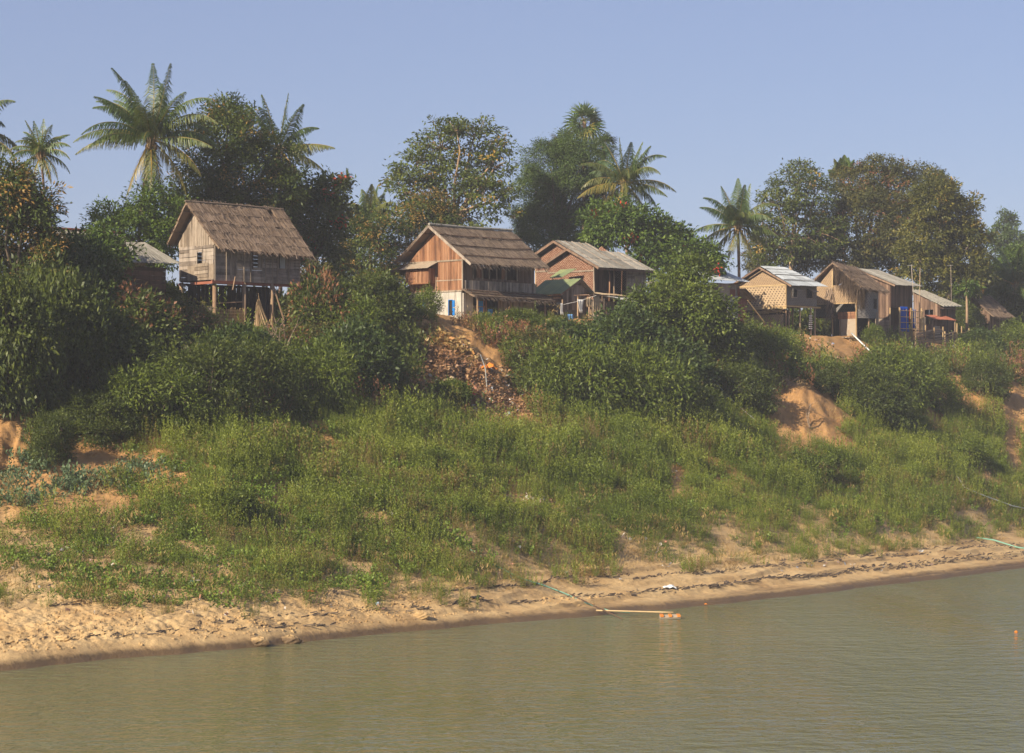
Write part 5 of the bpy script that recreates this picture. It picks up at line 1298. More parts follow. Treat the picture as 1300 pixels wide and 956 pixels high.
    coconut('coconut palm at the left edge with only its frond tips in view', -30, (-42, 172), 133, auto_fronds(18, -.5, 1.2), L=3.6)
    coconut('coconut palm half hidden behind the large rounded mango tree, fronds sticking out to the right', 356, (354, 190), 154,
        [(.15, 0, 1, .15, .7, 0), (-.25, .1, 1, .3, .7, 0), (-.5, -.1, 1, .4, .7, 0), (.55, .2, .8, .8, .6, 0), (.9, -.1, .25, .3, .65, .3), (.9, .2, -.1, .4, .65, .4), (.4, -.4, .9, .4, .65, 0), (-.8, 0, .5, .6, .7, 0), (.3, .5, .3, .6, .7, 0), (.5, -.3, -.5, .5, .7, .5), (-.2, -.5, .8, .5, .7, 0)], L=5.4)
    coconut('small palm top between the flame tree and the spreading tree', 470, (470, 272), 190, auto_fronds(15, -.2, 1.4, (.4, .7)), L=2.5, nuts=0)
    coconut('coconut palm with long drooping fronds right of the fan palms', 798, (793, 234), 179,
        [(-.1, 0, 1, .15, .8, 0), (-.35, .2, 1, .35, .85, 0), (.35, 0, 1, .25, .8, 0), (.5, -.2, 1, .35, .75, 0), (.1, -.4, 1, .4, .75, 0), (-.75, .1, .45, .8, .85, .3), (-.9, -.2, .1, .5, .85, .6), (.95, .1, .35, .6, .9, .3), (.9, -.2, .1, .5, .8, .1), (.7, .3, -.05, .7, .8, 0),
         (-.6, .4, .7, .6, .8, 0), (-.3, -.3, -.6, .5, .7, .8), (.2, .2, -.8, .4, .6, .6), (.5, -.2, -.4, .6, .7, .2), (-.6, .3, -.3, .6, .75, .7), (.1, .8, .6, .6, .8, 0), (0, -.9, .2, .8, .7, .2)] + more_fronds(7), L=4.5)
    coconut('lone coconut palm on the skyline left of the big right-hand grove', 940, (937, 288), 186,
        [(0, 0, 1, .12, .95, 0), (-.3, .2, 1, .3, .9, 0), (.25, .1, 1, .2, .85, 0), (.1, -.3, 1, .3, .85, 0), (-.65, 0, .7, .5, .85, 0), (-.9, .2, .25, .45, .9, 0), (-.9, -.2, -.05, .5, .9, .5), (-.7, .1, -.45, .5, .9, .4), (.6, .2, .6, .6, .8, 0), (.9, -.1, .15, .5, .85, .1), (.8, .2, -.2, .5, .8, .3),
         (.4, -.2, -.6, .5, .7, .5), (-.35, -.3, -.7, .5, .75, .4), (.1, .8, .4, .6, .8, 0), (-.2, -.8, .4, .6, .8, 0), (.05, 0, -1, .2, .6, .4)] + more_fronds(8), L=4.0, nuts=9)
    coconut('palm top poking above the middle of the right-hand grove', 1072, (1071, 222), 226, auto_fronds(13, .3, 1.5, (.2, .4)), L=1.9, nuts=0, group='coconut palms')
    coconut('low palm with upright feather fronds at the right edge behind the brush heap', 1288, (1289, 362), 214, auto_fronds(17, -.1, 1.4, (.35, .8)), L=5.0, nuts=0, trunk_r=.2)
    coconut('areca palm with short stiff fronds at the far left above the orange-flowered mango tree', 62, (52, 196), 130,
        [(-.35, 0, 1, .35, 1.0, 0), (.05, .1, 1, .1, .95, 0), (-.1, -.3, 1, .4, .9, 0), (-.75, .1, .6, .7, 1.0, 0), (-.7, -.3, .35, .8, 1.0, 0), (.5, .2, .8, .7, 1.0, 0), (.7, -.2, .4, .9, 1.0, 0), (.75, .2, .0, .8, 1.0, 0), (-.6, .2, -.1, .7, .9, .1), (.35, -.3, -.5, .6, 1.0, .3), (-.2, -.3, -.6, .6, 1.0, .3), (.2, .5, -.4, .6, .9, .2), (.6, -.4, -.3, .8, 1.0, .0), (0, -.6, .4, .9, .9, 0)] + more_fronds(10, 1.2), L=2.0, trunk_r=.09, group='areca palms', name='areca_palm', ll=.62, n=24, nuts=0)
    fan_palm('fan palm with round head standing highest above the feathery tree', 741, (742, 154), 203, 1.3, 26)
    fan_palm('second fan palm, lower and half sunk in the feathery tree left of the highest one', 718, (715, 184), 206, .95, 18)
    fan_palm('third fan palm, smaller, showing beside the coconut fronds right of the highest one', 768, (766, 186), 207, .7, 16)
    # papaya
    b = on(1227, 203); root = thing('papaya_tree', 'slim papaya tree with an umbrella of leaves left of the far thatched hut', 'tree', b)
    t = P(1227, 366, 203) - b
    MB().tube([(0, 0, -.5), (.05, 0, t[2] * .5), (t[0], 0, t[2])], [.14, .12, .07], 7).build('trunk', 'post', root, True)
    pts = np.array([[math.cos(i * 2.4) * random.uniform(.3, 1.0), math.sin(i * 2.4) * random.uniform(.3, 1), t[2] + random.uniform(-.3, .35)] for i in range(22)])
    q, r, k = clumped(pts, unit(pts - np.array([0, 0, t[2] - .6])), 14, .22, .38, .14, .5); quads_obj('crown', q, r, k, M['lf_broad'], root)

def build_bushes():
    global BP
    BP = {
        'dark': [bush_proto('lf_bush', 5.0, 3.2, 12, .19, .08, spiky=.12), bush_proto('lf_bush', 4.2, 3.0, 8, .17, .075, spiky=.08), bush_proto('lf_dark', 4.6, 3.4, 11, .2, .085, spiky=.1), bush_proto('lf_rust', 4.4, 3.0, 10, .17, .07, spiky=.15, flower=.12)],
        'green': [bush_proto('lf_bush2', 4.2, 2.8, 8, .18, .08), bush_proto('lf_bush2', 3.6, 2.4, 7, .15, .06, spiky=.15)],
        'feather': [bush_proto('lf_bush', 4.4, 2.9, 8, .15, .045, per=36, spiky=.35, droop=.2), bush_proto('lf_bush2', 4.0, 2.6, 7, .15, .045, per=34, spiky=.4, droop=.2)],
        'rust': [bush_proto('lf_bush', 3.6, 2.4, 7, .18, .08, flower=.5), bush_proto('lf_rust', 3.4, 2.3, 6, .17, .075, flower=.45, spiky=.12)],
    }
    B = bush
    L_ = [
     # kind, px, base py, width, height, label
     ('dark', 12, 505, 120, 150, 'tall dark bush at the very left edge below the orange-flowered mango tree'),
     ('green', 14, 508, 80, 85, 'greener round bush in front of it at the left edge, above the bare earth scarp'),
     ('dark', 78, 500, 120, 150, 'tall shadowed bush right of the left-edge bush'),
     ('dark', 95, 420, 120, 110, 'dark bush under the half-hidden grey roof at far left'),
     ('dark', 140, 505, 110, 110, 'dark bush with bare brown twigs at its foot, below the rust-tipped bush at left'),
     ('rust', 180, 445, 110, 75, 'bush tipped with rusty brown leaves left of and below the stilt house'),
     ('green', 200, 398, 80, 55, 'leafy green bush close against the left end of the stilt house'),
     ('rust', 232, 428, 70, 45, 'low bush with rust-brown sprigs under the gable of the stilt house'),
     ('dark', 175, 375, 70, 45, 'dark bush just below the pale triangular shed roof'),
     ('green', 250, 415, 50, 22, 'small green bush between the left stilts of the plank house'),
     ('green', 322, 440, 70, 24, 'low bush in front of the lattice and the middle stilts'),
     ('feather', 195, 538, 130, 72, 'feathery scrub bush, leftmost of those in front of the dark bank'),
     ('feather', 262, 530, 130, 95, 'broad feathery scrub bush straight below the stilt house'),
     ('feather', 325, 520, 110, 85, 'feathery scrub bush below the right-hand stilts'),
     ('dark', 300, 480, 110, 62, 'dark bush directly under the lattice fence of the stilt house'),
     ('rust', 385, 455, 90, 42, 'brown-leaved bush right of the straw bundle'),
     ('rust', 412, 432, 80, 80, 'reddish dry bush in the gap right of the stilt house'),
     ('dark', 400, 385, 70, 75, 'dark bush beside the right end wall of the stilt house'),
     ('green', 442, 440, 80, 60, 'green bush halfway between the stilt house and the two-storey house'),
     ('dark', 480, 420, 90, 70, 'dark bush left of the whitewashed base'),
     ('rust', 470, 405, 70, 45, 'brown bush behind the dark one left of the whitewashed base'),
     ('feather', 395, 515, 110, 80, 'dull feathery bush at the left of the rubbish slope'),
     ('dark', 452, 505, 110, 90, 'dark round bush immediately left of the heap of dry leaves'),
     ('dark', 492, 508, 56, 55, 'small dark bush touching the heap of dry leaves on its left'),
     ('green', 572, 512, 55, 30, 'bright green low bush growing in the middle of the rubbish heap'),
     ('green', 540, 405, 40, 40, 'slim young bush against the whitewashed wall'),
     ('green', 610, 420, 40, 22, 'small bush at the right foot of the whitewashed wall'),
     ('green', 660, 420, 70, 26, 'green bush under the thatched awning'),
     ('green', 702, 425, 55, 18, 'low green bush at the right end of the thatched awning'),
     ('dark', 688, 482, 80, 60, 'dark bush at the right edge of the rubbish heap'),
     ('feather', 702, 522, 95, 72, 'feathery dark bush just below and right of the rubbish heap'),
     ('dark', 722, 470, 110, 55, 'broad dark bush below the washing line'),
     ('feather', 735, 528, 130, 95, 'big feathery bush in the middle of the dark band below the porch'),
     ('dark', 790, 470, 110, 75, 'dark bush below the plank shed'),
     ('feather', 808, 530, 120, 90, 'feathery dark bush left of the leaning white rope'),
     ('dark', 850, 505, 110, 75, 'dark bush under the big bushy tree, left of its dead stump'),
     ('feather', 872, 545, 90, 60, 'feathery bush at the foot of the slope left of the leaning rope'),
     ('dark', 915, 490, 90, 65, 'dark bush under the metal shack'),
     ('feather', 940, 522, 90, 60, 'feathery bush left of the bare sandy scarp'),
     ('dark', 955, 470, 80, 55, 'dark bush in front of the lower matting of the tan woven house'),
     ('feather', 978, 474, 80, 56, 'round dark bush left of the orange bare bank under the tan woven house'),
     ('dark', 1044, 496, 34, 26, 'small dark bush above the bare sandy scarp'),
     ('feather', 1090, 522, 90, 62, 'feathery green bush right of the bare sandy scarp'),
     ('feather', 1130, 510, 100, 70, 'large feathery bush below the bamboo balcony'),
     ('feather', 1108, 540, 100, 60, 'feathery bush lowest in the clump below the bamboo balcony'),
     ('green', 1110, 440, 26, 26, 'narrow bush between the tattered hut and the dark plank house'),
     ('dark', 1218, 425, 55, 50, 'dark bush right of the striped roof hut'),
     ('dark', 1246, 450, 55, 30, 'dark bush below the far thatched hut'),
     ('feather', 1195, 520, 60, 45, 'feathery bush between the two small bare patches on the right'),
     ('green', 1292, 455, 55, 45, 'green bush at the right edge below the brown brush heap'),
     ('dark', 1285, 420, 70, 60, 'dark bush behind the brown brush heap at the right edge'),
     ('feather', 1250, 500, 60, 45, 'feathery bush in front of the brown brush heap'),
     ('feather', 64, 585, 62, 60, 'feathery bush behind the pole with the faded pink rag'),
     ('feather', 120, 560, 90, 60, 'shaded feathery bush right of the pole with the faded pink rag'),
     ('green', 300, 660, 60, 40, 'round leafy bush low on the slope left of centre'),
     ('green', 560, 610, 60, 40, 'leafy bush low on the slope below the rubbish heap'),
     ('green', 1030, 610, 60, 40, 'dark leafy bush on the slope below the sandy path'),
     ('green', 1230, 590, 50, 30, 'leafy bush low on the slope near the right edge'),
    ]
    for k, px, py, w, h, lab in L_: B(k, px, py, w, h, lab)

def cover():
    # bare ground seen in the photo
    BARE = [(1040, 556, 34, 13, .55), (1072, 574, 28, 11, .5), (1020, 525, 52, 44, .15), (1226, 506, 40, 20, .1), (60, 618, 78, 36, .1), (5, 575, 46, 60, 0), (320, 414, 76, 16, 0), (1060, 436, 60, 26, .1), (1185, 446, 50, 18, 0), (600, 402, 60, 10, 0), (330, 408, 70, 12, 0), (745, 405, 40, 8, 0), (2, 590, 46, 34, 0), (1018, 530, 44, 38, .1), (1066, 460, 34, 20, .5), (1228, 505, 34, 22, .1), (1292, 525, 24, 30, .4), (596, 492, 84, 46, .3), (630, 520, 50, 18, 0), (1186, 520, 14, 26, .8), (20, 585, 62, 40, .35), (70, 625, 60, 26, .3), (120, 585, 45, 22, .1), (10, 540, 40, 40, .0), (135, 640, 40, 10, .1), (180, 678, 26, 9, 0), (195, 600, 20, 14, .3), (150, 600, 22, 14, .2), (1015, 515, 34, 26, .15), (1048, 552, 22, 10, .5), (1075, 572, 16, 7, .5), (1050, 440, 32, 30, .4), (1075, 455, 20, 16, .2),
            (1222, 492, 30, 14, .1), (1185, 510, 12, 22, .9), (1290, 510, 20, 26, .5), (1285, 575, 12, 30, .9), (590, 470, 62, 55, .35), (560, 425, 30, 25, .3), (545, 500, 35, 22, .1), (600, 515, 60, 12, 0), (850, 480, 14, 30, 0), (700, 648, 14, 8, .4), (860, 610, 10, 18, .5), (655, 640, 26, 10, .2), (470, 660, 40, 8, .05), (175, 690, 30, 8, 0), (245, 700, 30, 8, .2), (1235, 655, 30, 6, -.1), (600, 562, 14, 5, 0), (1240, 600, 26, 7, .6)]
    px, py, pos = sample_bank(50000)
    yb, yt = I(px, Yb), I(px, Yt); v = (pos[:, 1] - yb) / (yt - yb)
    X, Y = pos[:, 0], pos[:, 1]
    patch = fbm(X * .18, Y * .18, 77, 3); fine = fbm(X * .7, Y * .7, 81, 3)
    bare = ell(px, py, BARE)
    dens = np.clip((v + np.interp(px, [480, 750, 1100, 1300], [.12, .05, .05, .08]) + (fine - .5) * .30) * 9, 0, 1) * np.clip((1.0 - v) * 5, .15, 1)
    left = np.clip((330 - px) / 200, 0, 1) * np.clip((py - 590) / 60, 0, 1)
    dens = dens * (1 - np.clip(bare * 2.2, 0, 1)) * (1 - .62 * left) * np.clip((patch - .12) * 5, .4, 1)
    low = np.clip(1 - v * 5.5, 0, 1) * np.clip((750 - px) / 300, .35, 1)
    dens *= (1 - .35 * low)
    dens *= np.where(v > .62, .55, 1)
    ok = rng.random(len(px)) < dens * .98
    n = ok.sum()
    T = [weed_template(8, 15), weed_template(9, 13, 1.0, .35), weed_template(6, 19, 1.25, .2, .10, .03), weed_template(10, 12, .8, .45, .12, .046), weed_template(7, 17, 1.1, .25, .10, .034)]
    hmap = np.clip(.60 + 1.3 * (patch - .25) + 1.5 * (fine - .5), .28, 1.7) * (.68 + .57 * np.clip(v * 3.2, 0, 1))
    sc = (hmap * .78 * rng.uniform(.75, 1.3, len(px)))[ok]
    tone = np.clip(.5 + (fbm(X * .3, Y * .3, 91, 3) - .5) * 1.7 + (fine - .5) * 1.2 + rng.normal(0, .12, len(px)), 0, 1)[ok]
    yel = (rng.random(n) < .05 + .22 * low[ok]).astype(float) * rng.uniform(.3, 1, n)
    dry = (fbm(X * .28, Y * .28, 131, 3)[ok] > .57) & (rng.random(n) < .42); yel = np.where(dry, rng.uniform(.6, 1, n), yel); sc = np.where(dry, sc * .85, sc)
    scatter('tall_weeds', T, pos[ok], sc, rng.uniform(.85, 1.25, n), rng.uniform(0, 6.28, n), tone, yel, 'lf_weed')
    # low round-leaved creepers, mostly on the left and near the beach
    px, py, pos = sample_bank(20000, t0=-.12, t1=.75)
    yb, yt = I(px, Yb), I(px, Yt); v = (pos[:, 1] - yb) / (yt - yb); X, Y = pos[:, 0], pos[:, 1]
    pn = fbm(X * .5, Y * .5, 55, 3); bare = ell(px, py, BARE)
    d = np.clip((pn - .38) * 6, 0, 1) * np.clip((v + np.where(px < 480, .08, .01)) * 12, 0, 1) * np.clip(1.15 - v * 1.2, .15, 1) * (1 - np.clip(1.6 * bare, 0, 1)) * np.where(px < 620, 1, .3)
    ok = rng.random(len(px)) < d * .8
    n = ok.sum()
    T = [weed_template(8, 8, .40, .4, .13, .08), weed_template(10, 7, .30, .55, .12, .075), weed_template(8, 7, .5, .35, .14, .085)]
    scatter('ground_creeper', T, pos[ok], rng.uniform(.6, 1.25, n), rng.uniform(.6, 1.2, n), rng.uniform(0, 6.28, n), np.clip(pn[ok] + rng.normal(0, .15, n), 0, 1), np.zeros(n), 'lf_creep')
    # bluish thistles on the bare patch at left
    px = np.concatenate([rng.normal(c[0], c[2], c[3]) for c in ((48, 590, 7, 14), (15, 612, 12, 12), (100, 615, 16, 22), (140, 610, 16, 14), (185, 600, 14, 14), (30, 640, 20, 14))])
    py = np.concatenate([rng.normal(c[1], 7, c[3]) for c in ((48, 590, 7, 14), (15, 612, 12, 12), (100, 615, 16, 22), (140, 610, 16, 14), (185, 600, 14, 14), (30, 640, 20, 14))])
    pos = at_many(px, py); n = len(pos)
    scatter('grey_green_thistles', T[:2], pos, rng.uniform(.8, 1.5, n), rng.uniform(.8, 1.4, n), rng.uniform(0, 6.28, n), rng.uniform(.2, .9, n), np.full(n, .75), 'lf_creep')
    # dry straw grass at the edges of bare ground and along the top of the beach
    px, py, pos = sample_bank(9000, t0=-.08, t1=1.0)
    yb, yt = I(px, Yb), I(px, Yt); v = (pos[:, 1] - yb) / (yt - yb); X, Y = pos[:, 0], pos[:, 1]
    bare = ell(px, py, BARE)
    d = np.clip((fbm(X * .6, Y * .6, 33, 3) - .45) * 5, 0, 1) * np.where(v < .12, .9, .18) + np.where((bare > .05) & (bare < .75), .35, 0)
    d = np.maximum(d, ell(px, py, [(1255, 470, 40, 30, .2), (1075, 480, 20, 30, .2), (1130, 465, 20, 20, 0), (420, 640, 60, 12, 0), (760, 640, 60, 20, 0)]) * .7)
    ok = rng.random(len(px)) < d
    n = ok.sum(); T = [weed_template(16, 2, .55, .18, .3, .018), weed_template(12, 3, .7, .2, .26, .018)]
    scatter('dry_grass', T, pos[ok], rng.uniform(.5, 1.3, n), rng.uniform(.7, 1.2, n), rng.uniform(0, 6.28, n), rng.uniform(0, 1, n), np.zeros(n), 'lf_straw')
    # undergrowth filling the steep upper bank between the bushes
    px, py, pos = sample_bank(9000, t0=.58, t1=1.06)
    bare = ell(px, py, BARE); ok = rng.random(len(px)) < np.clip(1 - bare * 1.6, 0, 1) * .9
    n = ok.sum(); T = [weed_template(7, 11, 1.1, .5, .19, .08), weed_template(6, 12, 1.2, .35, .17, .06), weed_template(8, 10, .9, .6, .2, .085)]
    kd = ((fbm(pos[ok][:, 0] * .35, pos[ok][:, 1] * .35, 61, 3) > .60) & (rng.random(n) < .7)).astype(float)
    yb, yt = I(px, Yb), I(px, Yt); v = ((pos[:, 1] - yb) / (yt - yb))[ok]
    scatter('undergrowth', T, pos[ok], rng.uniform(.7, 1.5, n) * np.clip((1.08 - v) * 4, .35, 1), rng.uniform(.7, 1.3, n), rng.uniform(0, 6.28, n), rng.uniform(.05, .75, n), kd, 'lf_bush')

    # dense thicket on the level ground behind the houses
    px = rng.uniform(-160, 1460, 5200); Y = I(px, Yt) + 14 + rng.uniform(0, 1, 5200) ** 1.5 * 50; pos = np.stack([(px - CX) / F * Y, Y, ground(px, Y)], 1); n = 5200
    ok = ~((Y < 196) & (px > 1130))
    pos = pos[ok]; n = len(pos)
    T = [weed_template(9, 15, 1.0, .5, .16, .07), weed_template(8, 16, 1.1, .4, .15, .06)]
    scatter('thicket', T, pos, rng.uniform(1.8, 3.0, n), rng.uniform(.7, 1.2, n), rng.uniform(0, 6.28, n), np.clip(fbm(pos[:, 0] * .2, pos[:, 1] * .2, 14, 3) + rng.normal(0, .15, n), 0, 1), (rng.random(n) < .1).astype(float), 'lf_bush')

def flakes(name, n, cx, cy, sx, sy, tilt, mat, size, lift=.35, stuff=True, shape=None):
    """dry leaves / scraps strewn over a patch of the bank"""
    px = np.clip(rng.normal(0, 1, n), -2, 2); py = np.clip(rng.normal(0, 1, n), -2, 2)
    X = cx + px * sx; Yp = cy + py * sy + px * sx * tilt
    pos = at_many(X, Yp)
    dome = np.exp(-(px ** 2 + py ** 2) * .6)
    pos[:, 2] += rng.uniform(0, 1, n) * dome * lift + .02
    q = leaf_quads(pos, rand_dir(n) * np.array([1, 1, .5]), rand_dir(n, 1.0), size * rng.uniform(.5, 1.6, n), size * rng.uniform(.3, .9, n))
    o = quads_obj(name, q, rng.random(n), (rng.random(n) < .3).astype(float), M[mat])
    o['kind'] = 'stuff'; return o

def small_things():
    # rubbish heap: dry leaves and scraps
    allq = []
    flakes('dry_leaf_heap', 3800, 556, 465, 25, 13, .25, 'lf_dry', .22, .8)
    flakes('dry_leaf_litter', 3600, 605, 486, 32, 18, .55, 'lf_dry', .17, .3)
    flakes('dry_leaf_litter', 1200, 560, 432, 20, 8, .5, 'lf_straw', .3, .3)
    flakes('dry_leaf_litter', 2400, 622, 516, 34, 9, .05, 'lf_dry', .16, .2)
    flakes('dry_brush', 2600, 1284, 432, 14, 9, .1, 'lf_dry', .40, .8)
    flakes('dry_leaf_litter', 800, 350, 440, 14, 9, .1, 'lf_dry', .26, .4)
    flakes('dry_leaf_litter', 700, 530, 500, 18, 8, .1, 'lf_dry', .22, .3)
    flakes('dry_leaf_litter', 600, 1190, 462, 16, 8, .3, 'lf_dry', .22, .2)
    # scattered pale litter
    m, nt, out = new_mat('mixed_litter'); b = N(nt, 'ShaderNodeBsdfPrincipled'); b.inputs['Roughness'].default_value = .6
    nt.links.new(ramp_(nt, attr_(nt, 'rnd'), [(0.0, (.42, .41, .38)), (.25, (.30, .24, .18)), (.5, (.50, .47, .43)), (.65, (.16, .22, .30)), (.8, (.45, .20, .12)), (.92, (.10, .09, .08))]), b.inputs['Base Color']); nt.links.new(b.outputs[0], out.inputs[0]); M['litter'] = m
    P_, rr = [], []
    for (cx, cy, sx, sy, n) in ((606, 495, 38, 20, 210), (548, 470, 22, 14, 50), (650, 655, 40, 10, 70), (530, 655, 25, 6, 26), (470, 690, 60, 8, 30), (230, 725, 50, 8, 24), (100, 690, 40, 18, 20), (770, 690, 40, 8, 30), (860, 600, 14, 16, 14), (1185, 465, 20, 8, 24), (1250, 640, 30, 12, 16), (355, 448, 14, 8, 20), (410, 480, 14, 14, 14), (640, 600, 200, 30, 40), (1000, 715, 160, 8, 24), (300, 770, 200, 22, 26), (1035, 432, 14, 6, 20), (700, 735, 120, 8, 18), (680, 640, 16, 10, 40)):
        P_ += [(rng.normal(cx, sx), rng.normal(cy, sy)) for _ in range(n)]
    mb = MB()
    P_ = [p for p in P_ if p[1] < I(p[0], wpy) - 8]
    for p in at_many([p[0] for p in P_], [p[1] for p in P_]):
        z = p[2]
        for k in range(random.choice((1, 2, 2, 3))):
            d = Vector((random.uniform(-1, 1), random.uniform(-1, 1), random.uniform(-.3, .6))).normalized(); e = Vector((random.uniform(-1, 1), random.uniform(-1, 1), random.uniform(-.2, .8))).normalized()
            s = random.uniform(.06, .2); o = Vector((p[0], p[1], z + .1 + .1 * random.random())) + Vector((random.uniform(-.1, .1), random.uniform(-.1, .1), 0))
            mb.quad(o, o + d * s, o + d * s * .9 + e * s * .7, o + e * s * .8 + Vector((0, 0, .03)))
    o = mb.build('litter', 'litter'); o['kind'] = 'stuff'
    # single pieces one can point to
    def rag(name, label, cat, px, py, s, mat, flat=.5):
        p = at(px, py); t = MB(); n = 7
        k = len(t.V)
        for j in range(n + 1):
            for i in range(n + 1):
                u, v = i / n - .5, j / n - .5
                t.V.append((u * s + random.uniform(-.06, .06) * s, v * s * .8 + random.uniform(-.06, .06) * s, flat * s * (math.exp(-5 * (u * u + v * v)) * .7 + .16 * math.sin(u * 11 + 2 * v) + random.uniform(-.08, .08)) + .06))
        for j in range(n):
            for i in range(n):
                a = j * (n + 1) + i; t.F.append((a, a + 1, a + n + 2, a + n + 1)); t.R.append(random.random())
        o = t.build(name, mat); o.location = tuple(p); tag(o, label, cat)
        md = o.modifiers.new('thickness', 'SOLIDIFY'); md.thickness = .012; return o
    rag('red_bag', 'crumpled red plastic bag on the rubbish heap', 'bag', 592, 502, .95, 'red_cloth', .8)
    rag('orange_sheet', 'torn orange plastic sheet near the top right of the rubbish heap', 'plastic sheet', 621, 470, .9, 'orange', .5)
    rag('tan_sack', 'pale tan sack lying in the middle of the rubbish heap', 'sack', 571, 487, 1.0, 'tan_cloth', .5)
    rag('white_bag', 'white plastic bag lying alone on the sandy beach right of the bamboo pole', 'bag', 850, 748, .6, 'white_pipe', .35)
    rag('white_bag', 'white plastic bag at the foot of the stick fence on the right', 'bag', 1228, 469, .8, 'white_cloth', .9)
    rag('blue_rag', 'dark blue rag on the beach in the middle', 'rag', 606, 761, .55, 'black_cloth', .3)
    rag('red_rag', 'flat red rag at the top of the beach on the left', 'rag', 392, 752, .5, 'red_cloth', .15)
    rag('teal_bag', 'small pale green bag at the edge of the weeds on the left', 'bag', 243, 744, .35, 'hose', .8)
    rag('orange_rag', 'small orange scrap at the waterline on the right', 'rag', 896, 768, .14, 'orange', .5)
    t = MB(); a, b = at(610, 462) + [0, 0, .5], at(618, 497) + [0, 0, .25]; t.tube([a, (a + b) / 2 + [0.1, 0, .12], b], .032, 7)
    tag(t.build('white_pipe', 'metal', None, True), 'short bent white pipe lying down the right side of the rubbish heap', 'pipe')
    def pole(name, label, cat, p, q, r, mat, sag=0.0, n=6):
        p, q = np.array(p), np.array(q); t = MB()
        pts = [p + (q - p) * s - np.array([0, 0, sag * 4 * s * (1 - s)]) for s in np.linspace(0, 1, 9)]
        t.tube(pts, r, n); return tag(t.build(name, mat, None, True), label, cat)
    a = P(1081, 423, 180.3); b = P(1121, 462, 173); b[2] = max(b[2], float(ground(1121, b[1])) + .1)
    pole('drain_pipe', 'long white drain pipe slanting down from the platform of the tattered hut', 'pipe', a, b, .06, 'white_pipe')
    a = P(1210, 439, 190); b = P(1231, 459, 186); pole('drain_pipe', 'shorter white drain pipe slanting down right of the stick fence', 'pipe', a, b, .055, 'white_pipe')
    a = P(890, 462, 150); b = at(958, 543); b[2] += .5; pole('rope', 'long pale rope slanting down the bank from the big bushy tree', 'rope', a, b, .025, 'white_pipe', .25)
    # antenna poles
    for (x, y0, y1, Y, lean, lab) in ((1164, 336, 418, 189.5, -7, 'tall grey antenna pole leaning left, beside the sheet roof of the dark plank house'), (1167, 340, 395, 196, 1, 'brown bamboo pole just right of the leaning antenna pole'), (1209, 336, 392, 200, -2, 'thin upright antenna pole above the striped roof hut')):
        g = on(x, Y); t = P(x + lean, y0, Y); g2 = np.array([g[0], g[1], g[2] - .4])
        root = thing('antenna_pole', lab, 'pole', g); mb = MB(); mb.tube([(0, 0, -.5), tuple((t - g) * .5), tuple(t - g)], [.036, .03, .024], 6); mb.build('pole', 'post' if 'brown' in lab else 'plank_grey', root, True)
        if 'brown' not in lab:
            mb = MB(); c = t - g; mb.tube([c + [-.32, 0, -.08], c + [.2, 0, -.05]], .018, 5); mb.tube([c + [-.25, -.2, -.08], c + [-.25, .2, -.08]], .012, 4); mb.tube([c + [.0, -.2, -.08], c + [.0, .2, -.08]], .012, 4); mb.build('aerial', 'metal', root)
    # stick fences under the balcony
    def stick_fence(label, p0, p1, h, rows, npost, mat='deadwood', gapy=.0):
        p0, p1 = np.array(p0), np.array(p1); root = thing('stick_fence', label, 'fence', p0)
        d = p1 - p0; s = MB()
        for k in range(rows):
            z = h * (k + .5) / rows
            for seg in range(2):
                a = d * (seg * .5 - .02 + random.uniform(-.03, .03)) + [0, 0, z + random.uniform(-.05, .05)]; b = d * (seg * .5 + .52 + random.uniform(-.03, .05)) + [0, 0, z + random.uniform(-.06, .06)]
                s.tube([a, (a + b) / 2 + [random.uniform(-.04, .04), 0, random.uniform(-.04, .04)], b], random.uniform(.022, .045), 5)
        s.build('rails', mat, root)
        for k in range(npost):
            c = d * (k / max(1, npost - 1)); MB().tube([c + [0, 0, -1.2], c + [random.uniform(-.08, .08), 0, h + random.uniform(.1, .6)]], .055, 6).build('post', 'bamboo', root)
    def base(px, py, Y): return P(px, py, Y)
    stick_fence('tall fence of stacked horizontal sticks under the bamboo balcony', base(1163, 451, 186.5), base(1196, 447, 191), 1.95, 15, 4)
    stick_fence('lower stick fence continuing to the right of the tall one', base(1197, 447, 190.5), base(1214, 441, 193), 1.4, 8, 2)
    stick_fence('light bamboo railing running right from the stick fence', base(1199, 441, 194), base(1231, 432, 199), .9, 4, 4, 'bamboo')
    stick_fence('rough stick rail lying below the fence on the right', base(1165, 462, 184), base(1200, 460, 188), .4, 3, 2)
    # flag stick with rag
    g = at(79, 587); t = P(76, 541, g[1]); root = thing('flag_stick', 'thin stick with a furled faded pink rag, standing on bare earth at the left', 'flag', g)
    c = t - g; MB().tube([(0, 0, -.3), tuple(c * .5 + [.02, 0, 0]), tuple(c)], .022, 6).build('stick', 'bamboo', root)
    mb = MB(); rg = [.03, .07, .10, .08, .11, .07, .03]; mb.tube([tuple(c * (1 - .065 * i) + [.015 * (i % 3) + .02, .0, 0]) for i in range(7)], rg, 8); mb.build('rag', 'pink_cloth', root, True)
    # hose down the beach
    hp = [(585, 690), (600, 702), (625, 718), (660, 736), (690, 745), (715, 755), (745, 766), (775, 778), (800, 784)]
    pts = []
    for (a, b) in hp:
        p = at(a, b); p[2] = max(p[2], .0) + .09; pts.append(p)
    mb = MB(); mb.tube(pts, .03, 7); tag(mb.build('water_hose', 'hose', None, True), 'teal green hose running down the beach into the river', 'hose')
    a, b = at(723, 757) + [0, 0, .12], P(790, 786, 101.4); b[2] = .02; pole('rope', 'grey rope running down the beach into the water beside the hose', 'rope', a, b, .02, 'plank_dark')
    pts = [at(x, y) + np.array([0, 0, .55]) for x, y in ((1215, 615), (1225, 630), (1252, 641), (1285, 653), (1330, 662))]
